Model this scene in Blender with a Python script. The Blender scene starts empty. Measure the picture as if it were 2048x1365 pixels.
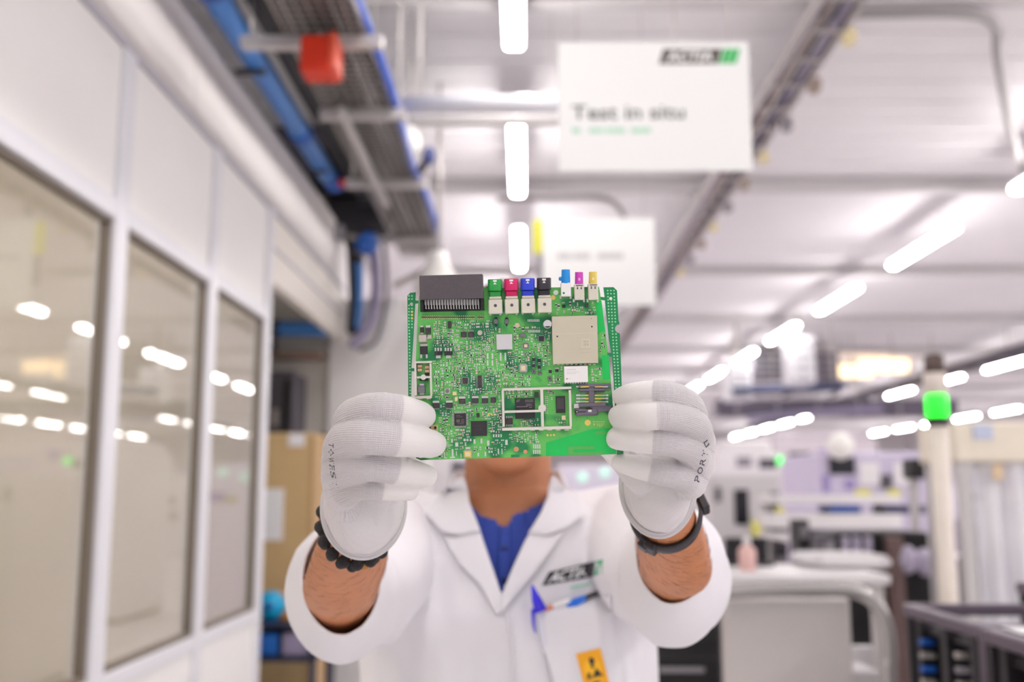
import bpy, bmesh, math, random
from mathutils import Vector, Matrix, noise
from mathutils.bvhtree import BVHTree

sc = bpy.context.scene
COL = sc.collection
FPX = 2048.0
PITCH = math.atan(303/2048)
YAW = math.atan(26/2070)
CAM = Vector((0, 0, 1.5))
CR = Vector((math.cos(YAW), math.sin(YAW), 0))
CF = Vector((-math.sin(YAW)*math.cos(PITCH), math.cos(YAW)*math.cos(PITCH), math.sin(PITCH)))
CU = CR.cross(CF)

# ---------------------------------------------------------------- camera
cd = bpy.data.cameras.new('camera'); cam = bpy.data.objects.new('camera', cd); COL.objects.link(cam)
cam.matrix_world = Matrix(((CR.x, CU.x, -CF.x, CAM.x), (CR.y, CU.y, -CF.y, CAM.y), (CR.z, CU.z, -CF.z, CAM.z), (0, 0, 0, 1)))
cd.sensor_width = 36; cd.sensor_fit = 'HORIZONTAL'; cd.lens = 36; cd.clip_start = 0.05; cd.clip_end = 200
cd.dof.use_dof = True; cd.dof.focus_distance = 0.644; cd.dof.aperture_fstop = 4.9
sc.camera = cam
# ---------------------------------------------------------------- world, exposure
wd = bpy.data.worlds.new('world'); sc.world = wd; wd.use_nodes = True
bg = wd.node_tree.nodes['Background']; bg.inputs[0].default_value = (0.93, 0.95, 1.0, 1); bg.inputs[1].default_value = 0.6
sc.view_settings.view_transform = 'Standard'; sc.view_settings.look = 'None'
sc.view_settings.exposure = 0.24; sc.view_settings.gamma = 1.0; sc.view_settings.use_curve_mapping = False
LAMP = 39.0
sc.cycles.sample_clamp_indirect = 4.0; sc.cycles.max_bounces = 9; sc.cycles.diffuse_bounces = 6
sc.cycles.glossy_bounces = 4; sc.cycles.transmission_bounces = 6; sc.cycles.transparent_max_bounces = 12
sc.cycles.caustics_reflective = False; sc.cycles.caustics_refractive = False

# ---------------------------------------------------------------- helpers
def P(x, y, d):
    return CAM + CF*d + CR*((x-1024)*d/FPX) + CU*((682.5-y)*d/FPX)
def RAY(x, y):
    return (CF + CR*((x-1024)/FPX) + CU*((682.5-y)/FPX)).normalized()
def G(x, y, Y):
    r = RAY(x, y); return CAM + r*(Y/r.y)
def GX(x, Y): return G(x, 985, Y).x
def GZ(y, Y): return G(1050, y, Y).z
def s2l(c):
    return tuple(((v/255)/12.92 if v/255 <= .04045 else ((v/255+.055)/1.055)**2.4) for v in c)

MATS = {}
def mat(name, rgb, rough=.5, metal=0., var=.06, scale=30., bump=0., bscale=200., emit=0., ecol=None, sss=0., coat=0., detail=3.):
    if name in MATS: return MATS[name]
    m = bpy.data.materials.new(name); m.use_nodes = True; N = m.node_tree.nodes; K = m.node_tree.links
    b = N['Principled BSDF']; c = s2l(rgb)
    b.inputs['Roughness'].default_value = rough; b.inputs['Metallic'].default_value = metal
    tc = N.new('ShaderNodeTexCoord'); nz = N.new('ShaderNodeTexNoise'); nz.inputs['Scale'].default_value = scale; nz.inputs['Detail'].default_value = detail
    K.new(tc.outputs['Object'], nz.inputs['Vector'])
    mx = N.new('ShaderNodeMix'); mx.data_type = 'RGBA'
    mx.inputs[6].default_value = (*[max(0, v*(1-var)) for v in c], 1); mx.inputs[7].default_value = (*[min(1, v*(1+var)) for v in c], 1)
    K.new(nz.outputs['Fac'], mx.inputs[0]); K.new(mx.outputs[2], b.inputs['Base Color'])
    if bump:
        n2 = N.new('ShaderNodeTexNoise'); n2.inputs['Scale'].default_value = bscale; n2.inputs['Detail'].default_value = 4
        K.new(tc.outputs['Object'], n2.inputs['Vector'])
        bp = N.new('ShaderNodeBump'); bp.inputs['Strength'].default_value = bump; bp.inputs['Distance'].default_value = .002
        K.new(n2.outputs['Fac'], bp.inputs['Height']); K.new(bp.outputs[0], b.inputs['Normal'])
    if emit:
        b.inputs['Emission Color'].default_value = (*s2l(ecol or rgb), 1); b.inputs['Emission Strength'].default_value = emit
    if sss:
        b.inputs['Subsurface Weight'].default_value = sss; b.inputs['Subsurface Radius'].default_value = (.01, .004, .002); b.inputs['Subsurface Scale'].default_value = .5
    if coat: b.inputs['Coat Weight'].default_value = coat
    MATS[name] = m
    return m

BASE = {}
def tag(o, label=None, cat=None, group=None, kind=None):
    if label: o['label'] = label
    if cat: o['category'] = cat
    if group: o['group'] = group
    if kind: o['kind'] = kind
    return o
def thing(name, label, cat, loc=(0, 0, 0), group=None, kind=None):
    o = bpy.data.objects.new(name, None); o.empty_display_size = .05; COL.objects.link(o); o.location = loc
    BASE[o.name] = Vector(loc); tag(o, label, cat, group, kind); return o
def link_mesh(name, me, parent=None, m=None, smooth=False):
    o = bpy.data.objects.new(name, me); COL.objects.link(o)
    if m is not None:
        me.materials.clear(); me.materials.append(m)
    if parent is not None: o.parent = parent; BASE[o.name] = BASE.get(parent.name, Vector())
    if smooth:
        for p in me.polygons: p.use_smooth = True
    return o

def ortho(n):
    n = Vector(n).normalized(); h = Vector((0, 0, 1)) if abs(n.z) < .9 else Vector((1, 0, 0))
    u = h.cross(n).normalized(); return u, n.cross(u).normalized()
def crom(pts, k=6):
    """catmull-rom through tuples of any length"""
    out = []; n = len(pts)
    for i in range(n-1):
        p0 = pts[max(0, i-1)]; p1 = pts[i]; p2 = pts[i+1]; p3 = pts[min(n-1, i+2)]
        for j in range(k):
            t = j/k; t2 = t*t; t3 = t2*t
            out.append(tuple(.5*((2*b)+(-a+c)*t+(2*a-5*b+4*c-d)*t2+(-a+3*b-3*c+d)*t3) for a, b, c, d in zip(p0, p1, p2, p3)))
    out.append(tuple(pts[-1])); return out

class MB:
    def __init__(s): s.v = []; s.f = []
    def add(s, vs, fs):
        o = len(s.v); s.v += [Vector(p) for p in vs]; s.f += [tuple(i+o for i in f) for f in fs]; return s
    def mm(s, x0, x1, y0, y1, z0, z1):
        return s.add([(x0,y0,z0),(x1,y0,z0),(x1,y1,z0),(x0,y1,z0),(x0,y0,z1),(x1,y0,z1),(x1,y1,z1),(x0,y1,z1)],
                     [(0,3,2,1),(4,5,6,7),(0,1,5,4),(1,2,6,5),(2,3,7,6),(3,0,4,7)])
    def box(s, c, sz, M=None):
        o = len(s.v); c = Vector(c); h = Vector(sz)/2
        s.mm(-h.x, h.x, -h.y, h.y, -h.z, h.z)
        for i in range(o, len(s.v)): s.v[i] = ((M @ s.v[i]) if M else s.v[i]) + c
        return s
    def bev(s, x0, x1, y0, y1, z0, z1, r):
        """box with chamfered edges"""
        x0, x1 = min(x0, x1), max(x0, x1); y0, y1 = min(y0, y1), max(y0, y1); z0, z1 = min(z0, z1), max(z0, z1)
        r = min(r, (x1-x0)*.45, (y1-y0)*.45, (z1-z0)*.45)
        bm = bmesh.new(); bmesh.ops.create_cube(bm, size=1)
        for v in bm.verts: v.co = Vector(((x0+x1)/2+v.co.x*(x1-x0), (y0+y1)/2+v.co.y*(y1-y0), (z0+z1)/2+v.co.z*(z1-z0)))
        bmesh.ops.bevel(bm, geom=bm.edges[:], offset=r, segments=1, affect='EDGES')
        bm.verts.index_update(); s.add([v.co.copy() for v in bm.verts], [[v.index for v in f.verts] for f in bm.faces]); bm.free(); return s
    def frus(s, x0, x1, y0, y1, z0, z1, i):
        """box whose +z face is inset by i"""
        return s.add([(x0,y0,z0),(x1,y0,z0),(x1,y1,z0),(x0,y1,z0),(x0+i,y0+i,z1),(x1-i,y0+i,z1),(x1-i,y1-i,z1),(x0+i,y1-i,z1)],
                     [(0,3,2,1),(4,5,6,7),(0,1,5,4),(1,2,6,5),(2,3,7,6),(3,0,4,7)])
    def cyl(s, p0, p1, r0, r1=None, n=16, caps=True):
        p0 = Vector(p0); p1 = Vector(p1); r1 = r0 if r1 is None else r1; u, w = ortho(p1-p0); vs = []
        for p, r in ((p0, r0), (p1, r1)):
            for i in range(n):
                a = 2*math.pi*i/n; vs.append(p+u*(r*math.cos(a))+w*(r*math.sin(a)))
        fs = [(i, (i+1) % n, n+(i+1) % n, n+i) for i in range(n)]
        if caps: fs += [tuple(range(n-1, -1, -1)), tuple(range(n, 2*n))]
        return s.add(vs, fs)
    def lathe(s, prof, c, ax=(0, 0, 1), n=24):
        c = Vector(c); ax = Vector(ax).normalized(); u, w = ortho(ax); vs = []; m = len(prof)
        for r, h in prof:
            for i in range(n):
                a = 2*math.pi*i/n; vs.append(c+ax*h+u*(r*math.cos(a))+w*(r*math.sin(a)))
        fs = [(j*n+i, j*n+(i+1) % n, (j+1)*n+(i+1) % n, (j+1)*n+i) for j in range(m-1) for i in range(n)]
        fs += [tuple(range(n-1, -1, -1)), tuple(range((m-1)*n, m*n))]
        return s.add(vs, fs)
    def rings(s, R, cap=True, closed=False):
        o = []; n = len(R[0]); vs = [p for r in R for p in r]; m = len(R)
        fs = [(j*n+i, j*n+(i+1) % n, ((j+1) % m)*n+(i+1) % n, ((j+1) % m)*n+i) for j in range(m if closed else m-1) for i in range(n)]
        if cap and not closed: fs += [tuple(range(n-1, -1, -1)), tuple(range((m-1)*n, m*n))]
        return s.add(vs, fs)
    def tube(s, pts, rad, n=12, round_ends=True, cap=True):
        pts = [Vector(p) for p in pts]; m = len(pts); rad = [rad]*m if isinstance(rad, (int, float)) else list(rad)
        T = [(pts[min(i+1, m-1)]-pts[max(i-1, 0)]).normalized() for i in range(m)]
        if round_ends:
            a = []; ra = []
            for k in (0.0, .35, .65, .87): a.append(pts[0]-T[0]*rad[0]*math.sqrt(1-k*k)); ra.append(max(k, .05)*rad[0])
            b = []; rb = []
            for k in (.87, .65, .35, 0.0): b.append(pts[-1]+T[-1]*rad[-1]*math.sqrt(1-k*k)); rb.append(max(k, .05)*rad[-1])
            pts = a+pts+b; rad = ra+rad+rb; T = [T[0]]*4+T+[T[-1]]*4; m = len(pts)
        u, w = ortho(T[0]); R = []
        for i in range(m):
            u = (u-T[i]*u.dot(T[i])).normalized(); w = T[i].cross(u)
            R.append([pts[i]+u*(rad[i]*math.cos(2*math.pi*j/n))+w*(rad[i]*math.sin(2*math.pi*j/n)) for j in range(n)])
        return s.rings(R, cap)
    def ell(s, c, r, M=None, n=16, m=10):
        c = Vector(c); R = []
        for j in range(m+1):
            ph = -math.pi/2+math.pi*j/m; k = max(math.cos(ph), .02); ring = []
            for i in range(n):
                a = 2*math.pi*i/n; p = Vector((r[0]*k*math.cos(a), r[1]*k*math.sin(a), r[2]*math.sin(ph)))
                ring.append(c+(M @ p if M else p))
            R.append(ring)
        return s.rings(R)
    def torus(s, c, u, w, a, b, r, n=32, m=8):
        c = Vector(c); u = Vector(u); w = Vector(w); nn = u.cross(w).normalized(); R = []
        for i in range(n):
            t = 2*math.pi*i/n; q = c+u*(a*math.cos(t))+w*(b*math.sin(t)); rad = (u*(math.cos(t)*b)+w*(math.sin(t)*a)).normalized()
            R.append([q+rad*(r*math.cos(2*math.pi*j/m))+nn*(r*math.sin(2*math.pi*j/m)) for j in range(m)])
        return s.rings(R, closed=True)
    def prism(s, poly, z0, z1):
        n = len(poly)
        ar = sum(poly[i][0]*poly[(i+1) % n][1]-poly[(i+1) % n][0]*poly[i][1] for i in range(n))
        if ar < 0: poly = poly[::-1]
        return s.add([(x, y, z0) for x, y in poly]+[(x, y, z1) for x, y in poly],
                     [tuple(range(n-1, -1, -1)), tuple(range(n, 2*n))]+[(i, (i+1) % n, n+(i+1) % n, n+i) for i in range(n)])
    def mesh(s, name, off=None):
        me = bpy.data.meshes.new(name); off = off or Vector()
        me.from_pydata([tuple(p-off) for p in s.v], [], s.f); me.update(); return me
    def build(s, name, m, parent=None, smooth=False, local=False, label=None, cat=None, group=None, kind=None):
        off = Vector() if (parent is None or local) else BASE.get(parent.name, Vector())
        o = link_mesh(name, s.mesh(name, off), parent, m, smooth)
        if smooth == 'auto':
            pass
        return tag(o, label, cat, group, kind)

def auto_smooth(o, ang=40):
    me = o.data
    for p in me.polygons: p.use_smooth = True
    bm = bmesh.new(); bm.from_mesh(me); lim = math.radians(ang)
    for e in bm.edges:
        e.smooth = not (len(e.link_faces) == 2 and e.calc_face_angle(0) > lim)
    bm.to_mesh(me); bm.free(); return o
def copy_of(o, parent=None, loc=None, rotz=None):
    c = o.copy(); COL.objects.link(c); c.parent = parent if parent else o.parent
    if loc is not None: c.location = loc
    if rotz is not None: c.rotation_euler = (0, 0, rotz)
    BASE[c.name] = BASE.get(o.name, Vector()); return c
def remeshed(mb, voxel, smooth_it=2, name='m', off=None):
    """voxel union of overlapping closed shells into one continuous surface"""
    me = mb.mesh(name, off); bm = bmesh.new(); bm.from_mesh(me); bmesh.ops.recalc_face_normals(bm, faces=bm.faces[:]); bm.to_mesh(me); bm.free()
    o = bpy.data.objects.new(name, me); COL.objects.link(o)
    md = o.modifiers.new('r', 'REMESH'); md.mode = 'VOXEL'; md.voxel_size = voxel; md.use_smooth_shade = True
    if smooth_it:
        s = o.modifiers.new('s', 'SMOOTH'); s.factor = .5; s.iterations = smooth_it
    dg = bpy.context.evaluated_depsgraph_get(); dg.update()
    out = bpy.data.meshes.new_from_object(o.evaluated_get(dg)); out.name = name
    bpy.data.objects.remove(o); bpy.data.meshes.remove(me)
    for p in out.polygons: p.use_smooth = True
    return out
def inpoly(x, y, poly):
    c = False; n = len(poly)
    for i in range(n):
        x1, y1 = poly[i]; x2, y2 = poly[(i+1) % n]
        if (y1 > y) != (y2 > y) and x < (x2-x1)*(y-y1)/(y2-y1)+x1: c = not c
    return c
def islands(vs, fs):
    par = list(range(len(vs)))
    def find(i):
        while par[i] != i: par[i] = par[par[i]]; i = par[i]
        return i
    for f in fs:
        for i in f[1:]: par[find(i)] = find(f[0])
    G_ = {}
    for f in fs: G_.setdefault(find(f[0]), []).append(f)
    out = []
    for fl in G_.values():
        ids = sorted({i for f in fl for i in f}); mp = {i: k for k, i in enumerate(ids)}
        out.append(([vs[i] for i in ids], [tuple(mp[i] for i in f) for f in fl]))
    return out
def text_geo(body, size=1.0, shear=0., bold=0.):
    cu = bpy.data.curves.new('t', 'FONT'); cu.body = body; cu.size = size; cu.shear = shear; cu.resolution_u = 3; cu.offset = bold
    o = bpy.data.objects.new('t', cu); COL.objects.link(o); dg = bpy.context.evaluated_depsgraph_get(); dg.update()
    me = bpy.data.meshes.new_from_object(o.evaluated_get(dg))
    vs = [v.co.copy() for v in me.vertices]; fs = [tuple(p.vertices) for p in me.polygons]
    bpy.data.objects.remove(o); bpy.data.curves.remove(cu); bpy.data.meshes.remove(me)
    x0 = min(v.x for v in vs); x1 = max(v.x for v in vs); y0 = min(v.y for v in vs); y1 = max(v.y for v in vs)
    return [((v.x-x0)/(x1-x0), (v.y-y0)/(y1-y0)) for v in vs], fs, (x1-x0)/(y1-y0)
# ================================================================= SETTING
WHITE = mat('white_panel', (240, 238, 235), .45, var=.02, scale=3)
WHITE2 = mat('cool_white_frame', (226, 226, 230), .4, var=.02, scale=5)
CEIL = mat('ceiling_white', (230, 227, 229), .8, var=.03, scale=1.5)
BEAM = mat('beam_grey', (206, 202, 203), .6, var=.05, scale=4)
FLOORM = mat('floor_resin', (236, 233, 234), .35, var=.04, scale=2)
CREAM = mat('cream_wall', (214, 209, 200), .7, var=.04, scale=2)
HALLW = mat('hall_wall', (226, 221, 223), .7, var=.05, scale=1)
GASKET = mat('gasket_brown', (120, 110, 100), .6)
BLACKP = mat('black_plastic', (34, 31, 36), .45, var=.1)
BLACKD = mat('black_cable', (11, 10, 12), .55, var=.15)
BLUEP = mat('blue_pipe', (62, 128, 205), .35, var=.05)
BLUED = mat('blue_deep', (24, 84, 170), .4, var=.08)
GALV = mat('galvanised_steel', (176, 170, 165), .4, metal=.5, var=.12, scale=15)
LILAC = mat('lilac_hose', (150, 142, 170), .5, var=.06)
RED = mat('red_box', (214, 52, 22), .5)
GREYM = mat('mid_grey', (140, 136, 142), .6)
DGREY = mat('dark_grey', (78, 74, 82), .6)

def glass_mat():
    m = bpy.data.materials.new('window_glass'); m.use_nodes = True; N = m.node_tree.nodes; K = m.node_tree.links; N.clear()
    o = N.new('ShaderNodeOutputMaterial'); t = N.new('ShaderNodeBsdfTransparent'); g = N.new('ShaderNodeBsdfGlossy'); mx = N.new('ShaderNodeMixShader'); fr = N.new('ShaderNodeLayerWeight'); fr.inputs[0].default_value = .5; pw = N.new('ShaderNodeMath'); pw.operation = 'POWER'; pw.inputs[1].default_value = 3.0; ma = N.new('ShaderNodeMath'); ma.operation = 'MULTIPLY_ADD'; ma.inputs[1].default_value = .75; ma.inputs[2].default_value = .04
    nz = N.new('ShaderNodeTexNoise'); nz.inputs['Scale'].default_value = 2.0; tc = N.new('ShaderNodeTexCoord')
    K.new(tc.outputs['Object'], nz.inputs['Vector']); mr = N.new('ShaderNodeMapRange'); mr.inputs[3].default_value = .012; mr.inputs[4].default_value = .03
    K.new(nz.outputs['Fac'], mr.inputs[0]); K.new(mr.outputs[0], g.inputs['Roughness'])
    t.inputs[0].default_value = (.95, .94, .9, 1)
    K.new(fr.outputs['Facing'], pw.inputs[0]); K.new(pw.outputs[0], ma.inputs[0]); K.new(ma.outputs[0], mx.inputs[0]); K.new(t.outputs[0], mx.inputs[1]); K.new(g.outputs[0], mx.inputs[2]); K.new(mx.outputs[0], o.inputs[0]); return m
GLASS = glass_mat()
LED = mat('led_diffuser', (255, 252, 250), .5, emit=LAMP, ecol=(255, 250, 248), var=0)

def struct(mb, name, m, parent=None, label=None, cat=None):
    o = mb.build(name, m, parent)
    if parent is None: o['kind'] = 'structure'
    if label: o['label'] = label
    return o
struct(MB().mm(-6, 17, -7, 46.2, -.1, 0), 'floor', FLOORM, label='pale grey resin floor of the production hall')
# ceiling: white deck with pressed ribs running across the hall
cb = MB().mm(-6, 17, -7, 46.2, 4.03, 4.13)
for i in range(66):
    y = -6.5+i*.34
    cb.mm(-6, 17, y, y+.09, 4.02, 4.031)
ceil = struct(cb, 'ceiling', CEIL, label='white ribbed metal ceiling of the hall')
for i in range(13):
    y = -4.9+i*3.25
    b = MB().mm(-1.1, 16.9, y-.05, y+.05, 3.92, 3.935).mm(-1.1, 16.9, y-.012, y+.012, 3.935, 4.02).mm(-1.1, 16.9, y-.05, y+.05, 4.005, 4.018)
    b.build('ceiling_beam', BEAM, ceil)
struct(MB().mm(-6, 17, 46.2, 46.4, 0, 4.1), 'wall_back', HALLW, label='pale far end wall of the hall')
struct(MB().mm(17, 17.2, -7, 46.4, 0, 4.1), 'wall_right', HALLW, label='pale side wall beyond the machines')

# partition wall with glazed bays
PX = -1.17
wl = tag(MB().mm(PX-.05, PX-.01, -3.4, 4.62, 0, 3.2).build('x', WHITE), None)
bpy.data.objects.remove(wl)
POST = [-2.5, -1.6, -.7, .2, 1.1, 1.99, 2.86, 3.74, 4.56]
wl = thing('wall_left', 'white partition wall with glazed bays along the corridor', None, (PX, 1.0, 0), kind='structure')
ZS, ZT, ZM, ZW = 1.0, 2.27, 2.79, 3.2
for y in POST:
    MB().bev(PX-.05, PX+.012, y-.045, y+.045, 0, ZM, .004).build('post', WHITE2, wl)
for i in range(len(POST)-1):
    a, b = POST[i]+.045, POST[i+1]-.045
    MB().bev(PX-.045, PX, a, b, .02, ZS-.05, .003).build('panel', WHITE, wl)
    MB().bev(PX-.045, PX, a+.004, b-.004, ZT+.06, ZM-.004, .003).build('panel', WHITE, wl)
    MB().bev(PX-.05, PX+.01, a, b, ZS-.05, ZS, .004).build('rail', WHITE2, wl)
    MB().bev(PX-.05, PX+.01, a, b, ZT, ZT+.06, .004).build('rail', WHITE2, wl)
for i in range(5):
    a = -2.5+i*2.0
    MB().bev(PX-.07, PX-.015, a+.003, min(a+1.997, 6.55), ZM+.025, ZW, .004).build('panel', mat('upper_panel_shade', (208, 202, 199), .6, var=.03, scale=3), wl)  # greyer than the lower panels: the tray's shade is put into the colour
MB().mm(PX-.06, PX+.006, -2.5, 6.55, ZM, ZM+.022).build('rail', mat('seam_grey', (186, 184, 192), .5), wl)
MB().bev(PX-.05, PX, 4.607, 6.55, 2.47, ZM-.003, .003).build('panel', mat('cream_panel', (238, 232, 222), .5, var=.02), wl, label='cream lintel panel above the recess')
MB().mm(PX-.04, PX+.004, 4.607, 6.55, 2.62, 2.635).build('rail', MATS['seam_grey'], wl)
for i in range(3, len(POST)-1):
    a, b = POST[i]+.045, POST[i+1]-.045
    w = thing(f'window_{i-2}', ['clear window bay nearest the camera beside the corridor'][0] if i == 3 else 'glazed bay of the partition wall', None, (PX, (a+b)/2, ZS), kind='structure')
    g = .014
    fr = MB()
    for (y0, y1, z0, z1) in ((a, b, ZS, ZS+g), (a, b, ZT-g, ZT), (a, a+g, ZS+g, ZT-g), (b-g, b, ZS+g, ZT-g)):
        fr.mm(PX-.03, PX-.002, y0, y1, z0, z1)
    fr.build('gasket', GASKET, w)
    MB().mm(PX-.022, PX-.016, a+g, b-g, ZS+g, ZT-g).build('pane', GLASS, w)
# lab room behind the glass
struct(MB().mm(-4.3, -4.2, -3, 4.7, 0, 3.2), 'wall_lab', CREAM, label='cream far wall of the room behind the glass')
struct(MB().mm(-4.3, PX-.06, 4.64, 4.74, 0, 3.2), 'wall_lab_end', CREAM, label='cream end wall of the room behind the glass')
struct(MB().mm(-4.3, PX-.06, -3.1, -3.0, 0, 3.2), 'wall_lab_near', CREAM, label='cream near wall of the room behind the glass')
struct(MB().mm(-4.3, PX-.07, -3.1, 6.7, 3.2, 3.28), 'ceiling_lab', mat('lab_ceiling', (226, 220, 212), .8), label='pale ceiling of the room behind the glass')
# recess behind the partition and the white cross wall
struct(MB().mm(-4.3, -1.27, 6.6, 6.7, 0, 3.2), 'wall_recess', CREAM, label='cream wall at the back of the recess')
struct(MB().bev(-1.27, -.62, 6.55, 6.75, 0, 2.75, .01), 'wall_column', WHITE, label='white column wall beside the recess behind the hoses')
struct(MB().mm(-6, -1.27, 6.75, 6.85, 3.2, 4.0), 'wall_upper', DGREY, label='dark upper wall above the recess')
struct(MB().mm(-2.1, -2.0, -7, 6.75, 3.28, 4.0), 'wall_void', mat('void_shade_grey', (44, 40, 44), .8), label='wall painted dark grey as the unlit void above the partition room')  # dark colour replaces the void's shade, lamps would light it up
# hall side wall continuing beyond the recess
struct(MB().mm(-1.9, -1.8, 6.85, 46.2, 0, 4.0), 'wall_left_far', HALLW, label='pale wall of the hall beyond the recess')

# ---------------------------------------------------------------- ceiling lamps
ORD = 'first second third fourth fifth sixth seventh eighth ninth tenth eleventh twelfth thirteenth fourteenth fifteenth sixteenth seventeenth eighteenth nineteenth twentieth'.split()
proto = None
def lamp(x, y, label, grp, z=3.7):
    global proto
    t = thing('ceiling_lamp', label, 'lamp', (x, y, z), grp)
    if proto is None:
        h = MB().bev(-.05, .05, -.75, .75, .035, .075, .008).mm(-.004, .004, -.5, -.49, .075, .33).mm(-.004, .004, .49, .5, .075, .33).build('housing', WHITE2, t, local=True)
        d = MB().bev(-.045, .045, -.74, .74, -.012, .036, .012).build('diffuser', LED, t, local=True)
        proto = (h, d)
    else:
        for q in proto: copy_of(q, t)
    return t
rows = [(13.2, 17.9-2.55*9, 19, 'added outer row by the side wall'), (-.05, 4.15-2.57*4, 17, 'middle row above the corridor'), (3.63, 9.13-2.55*6, 19, 'row right of the hanging signs'), (8.45, 17.9-2.55*9, 19, 'far right row over the machines')]  # row by the side wall is added to brighten the far hall
for x, y0, n, nm in rows:
    for k in range(n):
        y = y0+k*2.56
        if y > 45: continue
        vis = [j for j in range(n) if y0+j*2.56 > 2.0]
        if k in vis: lb = f'{ORD[vis.index(k)]} white LED tube ahead of the camera in the {nm}'
        else: lb = f'{ORD[min(k,19)]} white LED tube behind the camera end of the {nm}'
        lamp(x, y, lb, f'LED tubes in the {nm}')
for k, (x, y) in enumerate(((-2.2, .6), (-2.2, 2.9), (-3.6, 1.7))):
    lamp(x, y, f'{ORD[k]} white LED tube under the ceiling behind the glass bays', 'LED tubes behind the glass', z=3.1)
# ================================================================= CIRCUIT BOARD
DB = .65; S = DB/FPX; BT = math.radians(1.5); BCX, BCY = 1027., 745.
def L(x, y):
    dx, dy = x-BCX, y-BCY
    return ((dx*math.cos(BT)-dy*math.sin(BT))*S, -(dx*math.sin(BT)+dy*math.cos(BT))*S)
c = P(BCX, BCY, DB)
Rb = Matrix(((CR.x, CU.x, -CF.x), (CR.y, CU.y, -CF.y), (CR.z, CU.z, -CF.z))) @ Matrix.Rotation(BT, 3, 'Z')
pcb = bpy.data.objects.new('circuit_board', None); pcb.empty_display_size = .02; COL.objects.link(pcb)
pcb.matrix_world = Matrix.Translation(c) @ Rb.to_4x4()
BASE[pcb.name] = Vector()
tag(pcb, 'green printed circuit board with coloured connectors held up by two gloved hands', 'circuit board')
BOARD_M = Matrix.Translation(c) @ Rb.to_4x4()

def pcb_mat():
    m = bpy.data.materials.new('solder_mask'); m.use_nodes = True; N = m.node_tree.nodes; K = m.node_tree.links; b = N['Principled BSDF']
    tc = N.new('ShaderNodeTexCoord')
    n1 = N.new('ShaderNodeTexNoise'); n1.inputs['Scale'].default_value = 55; n1.inputs['Detail'].default_value = 1
    v = N.new('ShaderNodeTexVoronoi'); v.distance = 'CHEBYCHEV'; v.feature = 'F1'; v.inputs['Scale'].default_value = 900
    v2 = N.new('ShaderNodeTexVoronoi'); v2.distance = 'MANHATTAN'; v2.feature = 'DISTANCE_TO_EDGE' if False else 'F1'; v2.inputs['Scale'].default_value = 240
    for t in (n1, v, v2): K.new(tc.outputs['Object'], t.inputs['Vector'])
    r = N.new('ShaderNodeValToRGB'); e = r.color_ramp.elements
    e[0].position = .40; e[0].color = (*s2l((16, 126, 70)), 1); e[1].position = .50; e[1].color = (*s2l((98, 190, 90)), 1)
    K.new(n1.outputs['Fac'], r.inputs[0])
    r2 = N.new('ShaderNodeValToRGB'); e = r2.color_ramp.elements
    e[0].position = .06; e[0].color = (.35, .5, .4, 1); e[1].position = .14; e[1].color = (1, 1, 1, 1)
    K.new(v.outputs['Distance'], r2.inputs[0])
    mul = N.new('ShaderNodeMix'); mul.data_type = 'RGBA'; mul.blend_type = 'MULTIPLY'; mul.inputs[0].default_value = .75
    K.new(r.outputs[0], mul.inputs[6]); K.new(r2.outputs[0], mul.inputs[7])
    r3 = N.new('ShaderNodeValToRGB'); e = r3.color_ramp.elements
    e[0].position = .0; e[0].color = (.8, .9, .85, 1); e[1].position = .8; e[1].color = (1, 1, 1, 1)
    K.new(v2.outputs['Distance'], r3.inputs[0])
    m3 = N.new('ShaderNodeMix'); m3.data_type = 'RGBA'; m3.blend_type = 'MULTIPLY'; m3.inputs[0].default_value = .6
    K.new(mul.outputs[2], m3.inputs[6]); K.new(r3.outputs[0], m3.inputs[7]); K.new(m3.outputs[2], b.inputs['Base Color'])
    b.inputs['Roughness'].default_value = .32; return m
PCB = pcb_mat()
PCBD = mat('solder_mask_rail', (18, 132, 78), .3, var=.05, scale=200)
PCBL = mat('solder_mask_bare', (14, 190, 84), .3, var=.06, scale=60)
PCBT = mat('solder_mask_trace', (86, 176, 84), .32, var=.04, scale=100)
DOT = mat('via_ring', (150, 214, 160), .35)
SOLD = mat('solder', (214, 212, 210), .35, metal=.25, var=.1, scale=900)
CAN = mat('tin_can', (226, 220, 204), .33, metal=.45, var=.03, scale=200)
CANG = mat('champagne_can', (212, 203, 180), .32, metal=.5, var=.03, scale=120)
FRAME = mat('tin_frame', (228, 222, 212), .38, metal=.3, var=.03, scale=300)
CHIP = mat('chip_black', (40, 37, 42), .5, var=.12, scale=500)
CHIPB = mat('chip_dark_brown', (58, 52, 54), .5, var=.12, scale=500)
CONB = mat('connector_black', (82, 75, 80), .55, var=.16, scale=350, bump=.15, bscale=900)
PIND = mat('pin_well', (22, 20, 22), .6)
GOLD = mat('gold_pad', (236, 206, 110), .3, metal=.5, var=.05)
COPP = mat('copper_pad', (214, 150, 110), .35, metal=.3)
TAN = mat('ceramic_tan', (206, 168, 138), .45, var=.08, scale=600)
PALE = mat('pale_ceramic', (228, 214, 170), .45)
GREYC = mat('ferrite_grey', (118, 114, 124), .5, var=.1, scale=500)
SILV = mat('inductor_silver', (196, 188, 178), .4, metal=.3, var=.05)
LID = mat('grey_lid', (212, 210, 212), .4, metal=.2, var=.02)
SIMP = mat('sim_plastic', (104, 98, 112), .5, var=.06, scale=300)
WLAB = mat('white_label', (240, 238, 236), .5, var=.01)
PRINT = mat('pale_print', (150, 140, 130), .6, var=0)

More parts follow.
